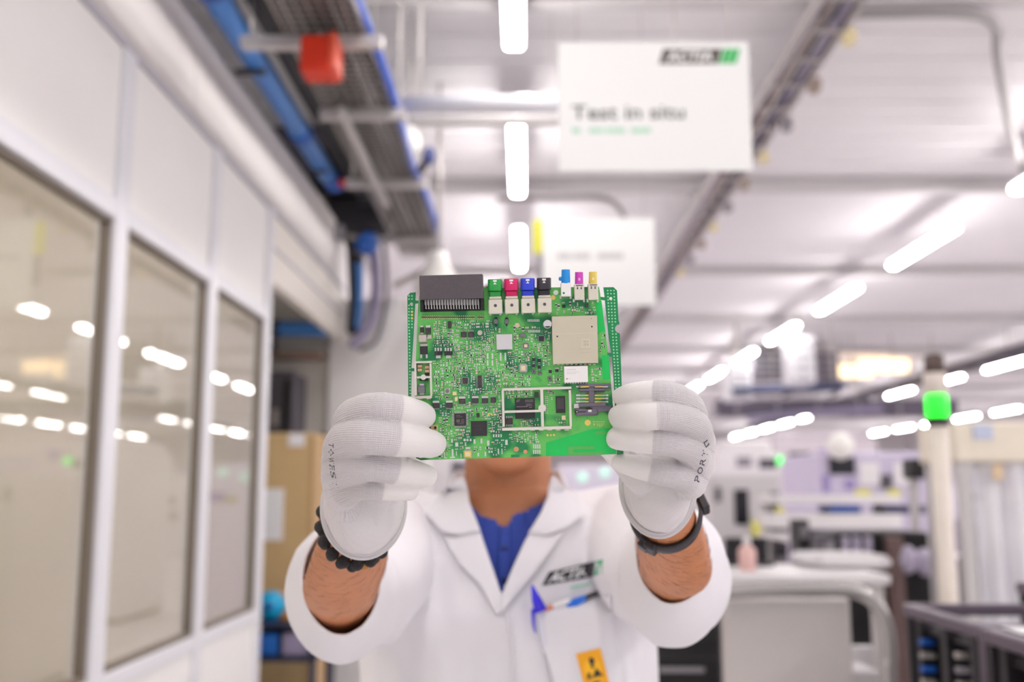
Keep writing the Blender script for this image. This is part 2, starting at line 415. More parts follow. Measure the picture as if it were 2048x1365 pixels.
TH = .0016
def LP(poly): return [L(*p) for p in poly]
main = [(841, 578), (842, 575), (848, 574), (968, 573), (969, 577), (1198, 574), (1202, 599), (1209, 650), (1216, 706), (1219, 728), (1223, 775), (1229, 850), (1233, 909), (1100, 913), (841, 921), (832, 917), (830, 800), (831, 735), (836, 610)]
railL = [(814.6, 592), (820, 586), (831.5, 585), (830.8, 601), (836.5, 602), (837, 607), (830.5, 608), (826.5, 684), (823, 732), (823, 737), (831.5, 737), (831.5, 743), (823, 743), (822, 800), (824, 913), (818, 911), (816, 740)]
notch = [(1239-9*math.sin(a), 658-9*math.cos(a)) for a in [math.pi*i/8 for i in range(9)]]
railR = [(1207, 575), (1227, 574.6), (1234, 581.5), (1237, 640)]+notch+[(1240, 670), (1243, 760), (1247, 908), (1234, 910), (1228, 770), (1224, 715), (1214.5, 712), (1214.5, 706), (1222.5, 706), (1218, 680), (1210, 601), (1200, 600), (1200, 594), (1209.5, 595)]
substrate = MB().prism(LP(main), -TH, 0).build('substrate', PCB, pcb, local=True)
MB().prism(LP(railL), -TH, 0).build('breakaway_rail', PCBD, pcb, local=True, label='darker green perforated edge strip')
MB().prism(LP(railR), -TH, 0).build('breakaway_rail', PCBD, pcb, local=True, label='darker green perforated edge strip with a round notch')
def disc(mb, x, y, r, z0=0., z1=.00008, n=10):
    u, v = L(x, y); mb.cyl((u, v, z0), (u, v, z1), r*S, None, n); return mb
dots = MB()
for k in range(11):
    if k == 2: continue
    disc(dots, 818-k*.02, 592.3+k*6.3, 1.7); 
    if k not in (5, 6, 7): disc(dots, 824-k*.0, 592.3+k*6.3, 1.7)
for k in range(22): disc(dots, 818.5+.1*k, 661.5+k*6.3, 1.7)
for k in range(11):
    for q in range(3):
        if (k, q) != (2, 1): disc(dots, 1215.4+q*6.3+k*.28, 581.5+k*6.25, 1.7)
for k in range(3): disc(dots, 1224.6+k*.2, 650+k*6.3, 1.7)
for k in range(18):
    for q in range(2): disc(dots, 1225.4+q*6.6+k*.38, 668.5+k*6.3, 1.7)
dots.build('via_dots', DOT, pcb, local=True, kind='stuff')
for (x, y) in ((824, 624), (824, 630.5), (824, 637)): disc(disc(MB(), x, y, 2.3), x, y, 1.0, 0, .00012).build('gold_ring', GOLD, pcb, local=True)
disc(MB(), 823, 608.5, 3.2).build('rivet_pad', SILV, pcb, local=True)
disc(MB(), 1221.5, 597.5, 3.2).build('tooling_hole', WLAB, pcb, local=True)

# bare laminate areas and antenna traces (0.05 mm relief)
def flat(poly, m, name, h=.00006, **k): return MB().prism(LP(poly), -.0002, h).build(name, m, pcb, local=True, **k)
flat([(1092, 886), (1184, 858.5), (1229, 857), (1232.5, 909), (1100, 912.6), (1092, 912.8)], PCBL, 'bare_laminate', label='bright translucent green antenna area')
flat([(1192, 603), (1203, 602), (1211, 664), (1193, 665)], PCBL, 'bare_laminate')
flat([(1204, 711), (1217.5, 711), (1221, 759), (1205, 760)], PCBL, 'bare_laminate')
tr = MB()
for poly in ([(1136, 893.5), (1188, 893), (1188, 898.5), (1146, 899), (1146, 905), (1208, 904), (1208, 910), (1136, 912)], [(1191, 864), (1222, 863), (1223, 869), (1191, 869.5)]):
    tr.prism(LP(poly), -.0001, .00012)
tr.build('antenna_trace', PCBT, pcb, local=True)
flat([(1022, 910), (1039, 909.3), (1039, 915), (1022, 915.8)], PCBD, 'edge_contact')

# ---- generic component makers (px rectangles)
occ = []
def rect(x0, y0, x1, y1):
    cx, cy = L((x0+x1)/2, (y0+y1)/2); hw = (x1-x0)/2*S; hh = (y1-y0)/2*S
    occ.append((x0-2, y0-2, x1+2, y1+2)); return cx-hw, cx+hw, cy-hh, cy+hh
def comp(name, x0, y0, x1, y1, h, m, inset=.5, parent=None, z0=0., **k):
    a, b, c_, d = rect(x0, y0, x1, y1)
    return MB().frus(a, b, c_, d, z0*S, (z0+h)*S, inset*S).build(name, m, parent or pcb, local=True, **k)
def pads(name, rects, h, m, parent=None, z0=0., **k):
    mb = MB()
    for r in rects:
        a, b, c_, d = rect(*r); mb.frus(a, b, c_, d, z0*S, (z0+h)*S, .2*S)
    return mb.build(name, m, parent or pcb, local=True, **k)
def mark(rects, parent, z, m=None, name='print'):
    mb = MB()
    for (x0, y0, x1, y1) in rects:
        cx, cy = L((x0+x1)/2, (y0+y1)/2); hw = (x1-x0)/2*S; hh = (y1-y0)/2*S
        mb.mm(cx-hw, cx+hw, cy-hh, cy+hh, (z-.3)*S, (z+.12)*S)
    return mb.build(name, m or PRINT, parent, local=True)

# ---- big black connector
con = MB()
a, b, c_, d = rect(842, 552, 967, 600); con.bev(a, b, c_, d, -2*S, 34*S, 1.2*S)
big = con.build('edge_connector', CONB, pcb, local=True, label='wide black pin header connector')
a, b, c_, d = rect(843, 600, 968.5, 623); MB().mm(a, b, c_, d, 0, 9*S).mm(a, a+6*S, c_, d, 0, 30*S).mm(b-6*S, b, c_, d, 0, 30*S).mm(a, b, c_, c_+3*S, 0, 12*S).build('pin_well', PIND, big, local=True)
lp = None
for k in range(20):
    x = 853.5+k*5.5; yy = L(x, 609)[1]; xx = L(x, 609)[0]
    if lp is None:
        lp = MB().bev(-1*S, 1*S, -9*S, 9.5*S, 20*S, 22*S, .4*S).mm(-1*S, 1*S, -10*S, -8*S, 8*S, 21*S).build('pin', SOLD, big, local=True); sp = MB().bev(-.9*S, .9*S, -2*S, 9.5*S, 14*S, 16*S, .4*S).build('pin', SOLD, big, local=True)
        lp.location = (xx, yy, 0); sp.location = (xx-2.5*S, yy, 0)
    else:
        copy_of(lp, big, (xx, yy, 0)); copy_of(sp, big, (xx-2.5*S, yy, 0))
# row of chip resistors under it
rr = None
for k in list(range(26))+[27.2, 28.2, 29.2]:
    x = 844.2+k*4.15
    cx, cy = L(x, 635)
    if rr is None:
        rr = MB().frus(-1.1*S, 1.1*S, -1.5*S, 1.5*S, 0, 2.2*S, .3*S).build('chip_resistor', CHIPB, pcb, local=True)
        re_ = MB().frus(-1.2*S, 1.2*S, 1.3*S, 3.4*S, 0, 2.4*S, .3*S).frus(-1.2*S, 1.2*S, -3.4*S, -1.3*S, 0, 2.4*S, .3*S).build('end_cap', mat('pale_gold_cap', (236, 222, 176), .4, metal=.2), rr, local=True); rr.location = (cx, cy, 0)
    else:
        q = copy_of(rr, pcb, (cx, cy, 0)); copy_of(re_, q)
occ.append((840, 628, 970, 641))

# ---- four quad data connectors with coloured caps
for k, (nm, colr) in enumerate((('green', (36, 152, 62)), ('magenta', (206, 22, 96)), ('blue', (36, 62, 200)), ('black', (44, 38, 46)))):
    x0 = 975.4+k*32.4; dy = -k*.9; w = 29.5
    cm = mat('plug_'+nm, colr, .42, var=.05, scale=400)
    a, b, c_, d = rect(x0+2, 600+dy, x0+w, 629+dy)
    can = MB().bev(a, b, c_, d, 0, 27*S, 1.6*S).build('data_connector', CAN, pcb, local=True, label=f'pale metal connector with a {nm} plug cap')
    a, b, c_, d = rect(x0+3.5, 594.5+dy, x0+w-2, 599.5+dy); MB().bev(a, b, c_, d, 2*S, 22*S, .8*S).build('flange', CAN, can, local=True)
    u, v = L(x0+w/2+1, 612.5+dy); MB().lathe([(.1*S, 27.6*S), (2.9*S, 27.6*S), (3.3*S, 26.5*S), (3.3*S, 26*S)], (u, v, 0)).build('dimple', DGREY, can, local=True)
    # cap: rounded sleeve seen from the side, wider at the mouth
    u0, v0 = L(x0+w/2, 583.5+dy); u1, v1 = L(x0+w/2, 560+dy)
    R = []
    for (t, hw, hz) in ((0, .455, 10.5), (.02, .485, 12), (.93, .485, 12), (1.0, .47, 11)):
        cx, cy = u0+(u1-u0)*t, v0+(v1-v0)*t
        R.append([Vector((cx+math.copysign(abs(math.cos(q))**.55, math.cos(q))*hw*w*S, cy, 13*S+math.copysign(abs(math.sin(q))**.7, math.sin(q))*hz*S)) for q in [2*math.pi*i/24 for i in range(24)]])
    cap = auto_smooth(MB().rings(R).build('cap', cm, can, local=True))
    a, b, c_, d = rect(x0+3.5, 583+dy, x0+w-3, 596+dy); MB().bev(a, b, c_, d, 3*S, 20*S, 2*S).build('neck', cm, can, local=True)
    a, b, c_, d = rect(x0+w/2-3.6, 562+dy, x0+w/2+3.6, 565.5+dy)
    mk = MB().mm(a, b, c_, d, 22*S, 25.4*S); a, b, c_, d = rect(x0+w/2-1, 566.5+dy, x0+w/2+1, 570+dy); mk.mm(a, b, c_, d, 22*S, 25.4*S)
    a, b, c_, d = rect(x0+w/2-3, 568.8+dy, x0+w/2+3, 570.3+dy); mk.mm(a, b, c_, d, 22*S, 25.35*S); mk.build('mark', WLAB, can, local=True)
    pads('leg', [(x0+3, 628+dy, x0+7, 631.5+dy), (x0+w-6, 628+dy, x0+w-2, 631.5+dy)], 3, SOLD, can)
# ---- three single coaxial connectors
def coax(x0, x1, y0, ym, y1, colr, nm, solid):
    cm = mat('plug_'+nm, colr, .4, var=.04, scale=400)
    a, b, c_, d = rect(x0, ym, x1, y1); can = MB().bev(a, b, c_, d, 0, 19*S, 1.2*S).build('coaxial_connector', WLAB if solid else CAN, pcb, local=True, label=f'small {nm} coaxial connector on the top edge')
    u, v = L((x0+x1)/2, ym+1); u1, v1 = L((x0+x1)/2, y0); r = (x1-x0)/2-1.6 if not solid else (x1-x0)/2-1
    cp = MB().cyl((u, v, 10*S), (u1, v1, 10*S), r*S, r*.94*S, 20).build('cap', cm, can, True, local=True); auto_smooth(cp)
    if solid:
        a, b, c_, d = rect(x0-4, y0+14, x0+4, y0+22); MB().bev(a, b, c_, d, 6*S, 13*S, 2*S).build('latch', cm, can, local=True)
        u, v = L(x0+5.5, y1-6.5); MB().cyl((u, v, 18*S), (u, v, 19.25*S), 2.2*S, None, 12).build('mark', PCBD, can, local=True)
    else:
        cx = (x0+x1)/2
        a, b, c_, d = rect(cx-2, ym-12, cx+2, ym-7); MB().mm(a, b, c_, d, 16*S, 10*S+r*S*.99).build('mark', mat('mark_'+nm, tuple(min(255, int(q*.5+130)) for q in colr), .5), can, local=True)
        mark([(cx-3, ym-5, cx-1, ym-3), (cx+1, ym-5, cx+3, ym-3)], can, 17.5, DGREY, 'slot')
        mark([(x0+3, ym+2, x1-3, ym+3.6), (x0+4.5, ym+5.4, x0+8, ym+6.6), (x0+4.5, ym+8.4, x0+8, ym+9.6), (x1-8, ym+5.4, x1-4.5, ym+6.6), (x1-8, ym+8.4, x1-4.5, ym+9.6), (x0+5.6, ym+7, x0+7, ym+10.5), (x1-7, ym+7, x1-5.6, ym+10.5)], can, 19, PIND, 'slot')
    pads('leg', [(x0-2, y1-3, x0+2, y1+4), (x1-2, y1-3, x1+2, y1+4)], 4, SOLD, can)
coax(1121, 1141, 540.5, 567, 594, (26, 142, 222), 'sky blue', True)
coax(1147.5, 1167.5, 545.5, 569.5, 601, (206, 70, 184), 'pink', False)
coax(1175, 1195, 545, 568.5, 601, (222, 198, 92), 'yellow', False)

# ---- shields and large parts
sh = comp('shield_can', 1103.5, 632, 1195, 728, 13, CANG, .8, label='large champagne metal shield can')
mark([(1105, 667.2, 1193, 667.8), (1163, 678.5, 1178.5, 679.3), (1163, 694.5, 1178.5, 695.3), (1163, 679, 1163.8, 695), (1177.7, 679, 1178.5, 695)], sh, 13, mat('emboss', (226, 218, 196), .35, metal=.4), 'embossed_line')
mark([(1167, 682, 1170, 685), (1172, 683, 1176, 685), (1168, 687, 1171, 691), (1173, 688, 1176, 691), (1155, 698, 1181, 698.8), (1160, 705, 1180, 705.8)], sh, 13, mat('emboss2', (196, 186, 160), .35, metal=.4), 'embossed_mark')
hm = MB()
for (x, y, r) in ((1182.7, 654, 1.7), (1114, 673.5, 1.7), (1181.5, 637.8, .8)): disc(hm, x, y, r, 12.6*S, 13.15*S)
hm.build('vent_hole', PIND, sh, local=True)
pads('skirt', [(1105+i*9, 728, 1110+i*9, 730.5) for i in range(10)], 3, CANG, sh)
md = comp('radio_module', 1127.5, 732, 1175.5, 765.5, 12, WLAB, .6, label='small white metal radio module')
mark([(1133, 739, 1151, 740), (1133, 744, 1158, 744.8), (1133, 747, 1152, 747.8), (1135, 757, 1141, 757.8)], md, 12, mat('faint_print', (206, 202, 204), .6), 'print')
disc(MB(), 1133.3, 757.8, 1.3, 11.5*S, 12.2*S).build('red_dot', RED, md, local=True)
pads('skirt', [(1129+i*5.2, 765, 1132+i*5.2, 768) for i in range(9)], 3, SOLD, md)
ld = comp('processor_lid', 992.5, 668.5, 1025, 700, 7, LID, .8, label='square pale grey processor lid')

def frame(name, outer, bars, t, h, label, disc_at=None):
    x0, y0, x1, y1 = outer; mb = MB(); R_ = [(x0, y0, x1, y0+t), (x0, y1-t-1, x1, y1), (x0, y0+t, x0+t, y1-t-1), (x1-t, y0+t, x1, y1-t-1)]+bars
    for r in R_:
        cx, cy = L((r[0]+r[2])/2, (r[1]+r[3])/2); hw = (r[2]-r[0])/2*S; hh = (r[3]-r[1])/2*S; mb.frus(cx-hw, cx+hw, cy-hh, cy+hh, (0 if r not in bars else h-2.5)*S, h*S, .3*S)
    if disc_at: disc(mb, *disc_at, (h-2.5)*S, (h+.15)*S, 20)
    k = 0; x = x0+5
    o = mb.build(name, FRAME, pcb, local=True, label=label)
    pads('clip', [(x0+6+i*17, y1-.5, x0+15+i*17, y1+2) for i in range(int((x1-x0-12)/17)+1)], 3, FRAME, o)
    return o
frame('shield_frame', (830, 722.5, 864.5, 797), [(834, 752.5, 861, 756.8)], 4.2, 11, 'narrow silver open shield frame', (847.6, 754.6, 5.4))
frame('shield_frame', (1004, 775, 1142.5, 859.5), [(1081, 779, 1087, 855), (1008, 820, 1081, 825)], 5, 12, 'large silver open shield frame divided into compartments', (1084, 816, 7.6))
# inside small frame
for (x, y) in ((835.4, 729.5), (835.4, 737), (850, 731.5), (850, 739.2)): comp('ceramic_capacitor', x, y, x+9.5, y+6.6, 6, TAN, .6)
ind = comp('power_inductor', 836, 771, 851.5, 786.5, 9, GREYC, 1.2); pads('terminal', [(839.5, 767.5, 848.5, 771.5), (839.5, 786, 848.5, 790)], 4, SOLD, ind)
comp('diode', 839, 758, 856, 762, 4, CHIP); comp('diode', 850, 746, 859, 752, 4, CHIP)
# processor and memory inside the big frame
cpu = comp('processor_chip', 1030, 797, 1070, 838, 6, CHIP, .5, label='large black processor chip')
vs, fs, asp = text_geo('ST', 1, .25, .03)
u0, v0 = L(1032.5, 804.5); mb = MB(); mb.add([(u0+p[0]*8*S, v0+p[1]*5*S, 6.15*S) for p in vs], fs); mb.build('lettering', mat('chip_print', (132, 126, 128), .6), cpu, local=True)
mark([(1050, 800, 1066, 801), (1050, 803, 1066, 804), (1052, 808, 1063, 809.2), (1052, 811, 1064, 812), (1033, 813, 1055, 814.2), (1058, 814.5, 1064, 815.5)], cpu, 6, MATS['chip_print'])
mem = comp('memory_chip', 1111.5, 793, 1130.5, 826.5, 6, CHIP, .5)
mark([(1115+i*2.6, 797, 1116+i*2.6, 818) for i in range(5)], mem, 6, mat('chip_print2', (92, 86, 90), .6))
cr = comp('crystal', 1123, 831, 1131.5, 840.5, 4, PALE)
so = comp('driver_chip', 1011, 836.5, 1025.5, 849.5, 6, CHIPB); pads('leg', [(1012+i*3.6, 832.5, 1014+i*3.6, 837) for i in range(4)]+[(1012+i*3.6, 849, 1014+i*3.6, 853.5) for i in range(4)], 2.5, SOLD, so)
comp('diode', 1069, 785, 1077, 795, 5, CHIPB)
pads('resistor_array', [(1090+j*3.4, 792.5+i*4.1, 1092.4+j*3.4, 794.7+i*4.1) for i in range(9) for j in range(2)], 2, SOLD)

# ---- SIM card holder
sim = MB()
for r, h in (((1157, 768, 1221, 774), 9), ((1157, 777, 1209, 782.5), 8), ((1209, 777, 1221, 781), 7), ((1177, 774, 1188, 812), 7), ((1157, 806, 1211, 813), 9), ((1160, 783, 1177, 785.5), 6), ((1188, 783, 1209, 785.5), 6)):
    a, b, c_, d = rect(*r); sim.bev(a, b, c_, d, 1*S, h*S, .8*S)
simo = sim.build('card_holder', SIMP, pcb, local=True, label='grey plastic card socket with gold contacts')
a, b, c_, d = rect(1149, 817, 1196, 831.5); MB().bev(a, b, c_, d, 1*S, 9*S, 3*S).build('slide_lever', SIMP, simo, local=True)
a, b, c_, d = rect(1180, 812, 1222, 824); MB().bev(a, b, c_, d, 1*S, 7*S, 1*S).build('lever_guide', SIMP, simo, local=True)
lv = MB(); u, v = L(1153.3, 823.5); lv.cyl((u, v, 9*S), (u, v, 9.4*S), 3.2*S, None, 14); lv.build('pivot', PIND, simo, local=True)
pads('pivot_pin', [(1152, 822.3, 1154.6, 824.8)], .6, SOLD, simo, 9.2)
pads('notch', [(1157, 823, 1171, 824.5), (1171, 816, 1184, 818)], .3, PIND, simo, 9)
pads('catch', [(1175.5, 819.5, 1182.5, 824)], 2, WLAB, simo, 9)
for y in (784.8+6.2, 797.5, 804, 773.8):
    if y < 780:
        pads('contact', [(1152, y-1.6, 1160, y+1.6)], 3, SOLD, simo); pads('contact', [(1160, y-1.3, 1178, y+1.3)], 1.2, GOLD, simo, 8); pads('contact', [(1189, y-1.3, 1205, y+1.3)], 1.2, GOLD, simo, 8); pads('contact', [(1205, y-1.3, 1215, y+1.3)], 1.2, SOLD, simo, 8)
        continue
    pads('contact', [(1152, y-2, 1160, y+2), (1160, y-1.2, 1170, y+1.2)], 3, SOLD, simo); pads('contact', [(1170, y-1.5, 1178, y+1.5)], 4, GOLD, simo)
    pads('contact', [(1205, y-1.2, 1212, y+1.2), (1212, y-2, 1216.5, y+2)], 3, SOLD, simo); pads('contact', [(1189, y-1.5, 1197, y+1.5), (1197, y-1.2, 1205, y+1.2)], 4, GOLD, simo)
pads('solder_tab', [(1147.5, 808, 1158, 817)], 5, SOLD, simo)
mark([(1186+i*4, 843.5, 1189+i*4, 845) for i in range(6)]+[(1187, 847.6, 1190, 851)]+[(1193+i*4, 848, 1196+i*4, 849.5) for i in range(4)]+[(1194+i*4, 851.5, 1197+i*4, 853) for i in range(3)], pcb, .3, mat('gold_print', (216, 206, 120), .5), 'board_print')
for (x, y, r, m) in ((1175.4, 846, 6, GOLD), (841.5, 911, 6.2, GOLD), (1106, 595.5, 5, GOLD), (1034.5, 651, 4.8, PALE), (1032.6, 899, 5, COPP), (1050.8, 904, 4, COPP)): disc(MB(), x, y, r, 0, .0001, 20).build('test_pad', m, pcb, local=True)
disc(MB(), 1111.5, 585.5, 5, 0, .0001, 20).build('mounting_hole', WLAB, pcb, local=True)
for (x, y) in ((977, 829.5), (983.2, 829.5), (989.5, 829.5), (1095.2, 871), (1101.6, 871), (1108, 870.6)): disc(MB(), x, y, 2.2, 0, .0001, 12).build('gold_ring', GOLD, pcb, local=True)
# ---- capacitor can
ec = MB(); u, v = L(1094.3, 649); ec.lathe([(8*S, 0), (8.6*S, 1*S), (8.6*S, 20*S), (7.9*S, 21*S)], (u, v, 0)); eco = auto_smooth(ec.build('electrolytic_capacitor', mat('capacitor_silver', (212, 210, 212), .35, metal=.4), pcb, local=True))
MB().add([(u+7.2*S*math.cos(t), v+7.2*S*math.sin(t), 21.2*S) for t in [math.pi*(1.2+.6*i/8) for i in range(9)]], [tuple(range(9))]).build('polarity_mark', PIND, eco, local=True)
occ.append((1084, 638, 1104, 660))

# ---- leaded chips
def dual(x0, y0, x1, y1, n, m=CHIPB, side=False, name='driver_chip', leg=4):
    o = comp(name, x0, y0, x1, y1, 5.5, m, .6)
    if side: R_ = [(x0-leg, y0+(y1-y0)*(i+.25)/n, x0+.5, y0+(y1-y0)*(i+.7)/n) for i in range(n)]+[(x1-.5, y0+(y1-y0)*(i+.25)/n, x1+leg, y0+(y1-y0)*(i+.7)/n) for i in range(n)]
    else: R_ = [(x0+(x1-x0)*(i+.25)/n, y0-leg, x0+(x1-x0)*(i+.7)/n, y0+.5) for i in range(n)]+[(x0+(x1-x0)*(i+.25)/n, y1-.5, x0+(x1-x0)*(i+.7)/n, y1+leg) for i in range(n)]
    pads('leg', R_, 2.6, SOLD, o); w = x1-x0
    mark([(x0+w*.2, y0+(y1-y0)*q, x1-w*.2, y0+(y1-y0)*q+.9) for q in (.3, .5, .7)], o, 5.5, MATS['chip_print2']); return o
dual(921.5, 664, 933, 675, 4); dual(936, 664, 947.7, 675, 4); dual(981, 795, 992, 806, 4)
dual(955.5, 751.5, 964, 775, 9, side=True, leg=3)
for (x0, y0) in ((865.5, 803.5), (892.3, 803), (917.8, 795), (944, 794), (963.4, 794)):
    o = comp('regulator_chip', x0, y0+3, x0+13, y0+13, 5.5, CHIPB, .6); pads('tab', [(x0, y0-1.5, x0+13, y0+3)], 2.5, SOLD, o); pads('leg', [(x0+i*2.7+.4, y0+13, x0+i*2.7+1.8, y0+16) for i in range(5)], 2, SOLD, o)
    mark([(x0+2, y0+6, x0+11, y0+6.8), (x0+2, y0+9, x0+10, y0+9.8)], o, 5.5, MATS['chip_print2'])
qf = comp('microcontroller', 908.5, 827, 932.5, 852, 6, CHIP, .5, label='square black chip with legs on four sides')
pads('leg', [(909.5+i*2.3, 822.5, 911+i*2.3, 827.5) for i in range(10)]+[(909.5+i*2.3, 851.5, 911+i*2.3, 856) for i in range(10)]+[(904, 828+i*2.4, 909, 829.5+i*2.4) for i in range(10)]+[(932, 828+i*2.4, 936.5, 829.5+i*2.4) for i in range(10)], 2.6, SOLD, qf)
mark([(912, 830.5, 921, 831.8), (912, 833.5, 926, 834.6), (913, 839, 920, 845), (923, 839, 928, 841), (922, 843, 929, 845), (915, 847, 928, 848.4)], qf, 6, mat('chip_print3', (104, 98, 92), .6))
bga = comp('memory_chip', 942, 842.5, 974, 872.5, 6, CHIP, .4, label='plain black square chip')
mark([(950, 851, 966, 851.7), (955, 855, 962, 855.7), (949, 859, 966, 859.7)], bga, 6, mat('chip_print4', (66, 62, 70), .6))
def qfn(x0, y0, x1, y1, m, core=None, name='small_chip', n=5):
    o = comp(name, x0, y0, x1, y1, 4.5, m, .5)
    w = (x1-x0)/n; h = (y1-y0)/n
    pads('leg', [(x0+i*w+.6, y0-2.2, x0+i*w+w-.5, y0+.3) for i in range(n)]+[(x0+i*w+.6, y1-.3, x0+i*w+w-.5, y1+2.2) for i in range(n)]+[(x0-2.2, y0+i*h+.6, x0+.3, y0+i*h+h-.5) for i in range(n)]+[(x1-.3, y0+i*h+.6, x1+2.2, y0+i*h+h-.5) for i in range(n)], 1.6, SOLD, o)
    if core: a = (x1-x0)*.2; pads('core', [(x0+a, y0+a, x1-a, y1-a)], .5, core, o, 4.5)
    return o
qfn(925, 756, 936, 768, CHIPB); qfn(1077.5, 672.5, 1088, 683, CHIP); qfn(1046, 687, 1057, 697.5, GREYC, PALE); qfn(1039.5, 729.5, 1053, 744, SILV, PALE); qfn(928.5, 902, 943, 914.5, GOLD, PALE)
# power parts left column
pk = comp('power_transistor', 840, 692.5, 855.5, 709.5, 8, CHIP, .8); pads('tab', [(840.5, 688.5, 855, 693)], 3, SOLD, pk); pads('leg', [(840.5, 709, 844.5, 717), (851.5, 709, 855.5, 717)], 3, SOLD, pk)
for x in (869, 889):
    o = comp('power_transistor', x, 702.5, x+15.5, 711.5, 7, CHIP, .8); pads('leg', [(x+.3+i*5.5, 696, x+3.8+i*5.5, 703) for i in range(3)], 3, SOLD, o); pads('tab', [(x+3, 711, x+12.5, 717)], 3, SOLD, o)
o = comp('power_inductor', 836.5, 669, 855, 686, 10, SILV, 2); pads('terminal', [(852, 674, 858, 679)], 4, SOLD, o)
comp('ceramic_capacitor', 855.5, 670, 864, 678.5, 6, SILV, .6)
o = comp('diode', 840, 655, 848, 666, 5, CHIPB); pads('terminal', [(841, 651.5, 847, 655), (841, 665.5, 847, 668.5)], 3, SOLD, o)
o = comp('diode', 851, 655.5, 862, 668, 5, CHIPB); pads('terminal', [(852, 651, 861, 656)], 3, SOLD, o)
comp('small_chip', 895.5, 643, 902.5, 657, 5, CHIPB)
for x in (988, 1009.3):
    o = comp('ferrite_bead', x, 638, x+8, 648.5, 7, GREYC, .8); pads('terminal', [(x+1.5, 635.5, x+6.5, 638), (x+2.5, 648, x+5.5, 653)], 3, CHIP, o)
u, v = L(960, 666); o = auto_smooth(MB().lathe([(5*S, 0), (5.3*S, 1*S), (5.3*S, 7*S), (4.7*S, 8*S)], (u, v, 0), n=12).build('electrolytic_capacitor', SILV, pcb, local=True)); occ.append((953, 660, 967, 673))
o = comp('ferrite_bead', 1039.5, 667, 1051.5, 674.5, 6, GREYC, .6)
o = comp('power_inductor', 889, 776.5, 901, 788.5, 6, SILV, .8); u, v = L(895, 782.5); MB().lathe([(4*S, 6*S), (4*S, 6.6*S), (2.4*S, 6.8*S), (.1*S, 6.8*S)], (u, v, 0), n=14).build('core', GREYC, o, local=True)
comp('ceramic_capacitor', 905, 783.5, 913.5, 791.5, 6, PALE, .8); comp('ceramic_capacitor', 909.5, 793.5, 916, 803, 6, PALE, .8)
for (x, y) in ((1063.5, 740), (1076, 742.5), (1095.5, 753.5)):
    o = comp('power_inductor', x, y, x+8, y+8, 6, GREYC, .8); pads('core', [(x+2.5, y+2, x+5.5, y+5)], .5, CHIPB, o, 6)
for (x, y) in ((1064.5, 716.5), (1075.5, 718), (1064, 728.5), (1075.5, 731), (1097.5, 740)):
    o = comp('diode', x, y, x+6, y+7, 4.5, CHIP, .5); pads('terminal', [(x+1, y-1.6, x+5, y), (x+1, y+7, x+5, y+8.6)], 2.5, SOLD, o)
o = comp('diode', 1110.5, 738.5, 1117, 744.5, 4.5, CHIP, .5); pads('terminal', [(1110, 736, 1117.5, 738.8)], 2.5, SOLD, o)
comp('diode', 953, 827, 959, 835.5, 4.5, CHIP, .5)
# beige connector half hidden by the fingers
bc = comp('beige_connector', 853, 850, 876, 869, 9, mat('beige_plastic', (214, 186, 140), .5), 2.5); pads('slot', [(857, 852.5, 862, 857), (869, 853, 873.5, 858)], .4, PIND, bc, 9)
# pad groups
pads('header_pads', [(1055+i*3.1, 639, 1057.2+i*3.1, 644) for i in range(8)]+[(1056.5+i*3.1, 660, 1058.7+i*3.1, 665.5) for i in range(8)], .8, SOLD)
pads('header_pads', [(1066+i*4, 889, 1068.8+i*4, 898) for i in range(4)]+[(1066+i*4, 900.5, 1068.8+i*4, 908.5) for i in range(4)], .8, SOLD)
pads('header_pads', [(999.5, 706, 1003, 722), (1009, 706, 1012.5, 722)], .8, SOLD)
big_pads = [(973.5, 707, 977, 718.5), (983, 707, 986.5, 718.5), (973.5, 721, 977, 732), (983, 721, 986.5, 732), (952, 646.5, 959.5, 649.5), (952, 652.5, 959.5, 656), (971, 646, 977.5, 650), (971, 652, 977.5, 655.5),
            (902, 878, 906, 886), (910.5, 885.5, 916.5, 894), (947, 879, 951, 888), (961, 877.5, 965, 887.5), (974, 881.5, 979, 892), (1010.5, 880, 1015.5, 890.5), (931, 894.5, 940.5, 899), (903.5, 899, 907, 915), (912, 903, 914, 912), (921, 908, 923, 916), (888, 905, 890, 917), (888, 915, 894, 917.5), (900, 914, 910, 916.8), (955, 906, 958, 913.5), (969, 904, 972.5, 913.5), (995.5, 898, 998, 909), (1003, 898, 1005, 909), (927, 878, 931.5, 883), (933, 878, 937, 883), (939.5, 878, 943, 883), (986, 869, 988.8, 875), (991, 869, 994, 875), (996, 869, 999, 875), (1001, 869, 1003.5, 875), (911, 858.5, 919, 862)]
pads('bare_pads', big_pads, .9, SOLD, kind='stuff')
comp('diode', 1124, 610, 1131, 616, 4, CHIP); comp('diode', 1170, 608, 1177, 615, 4, CHIPB)
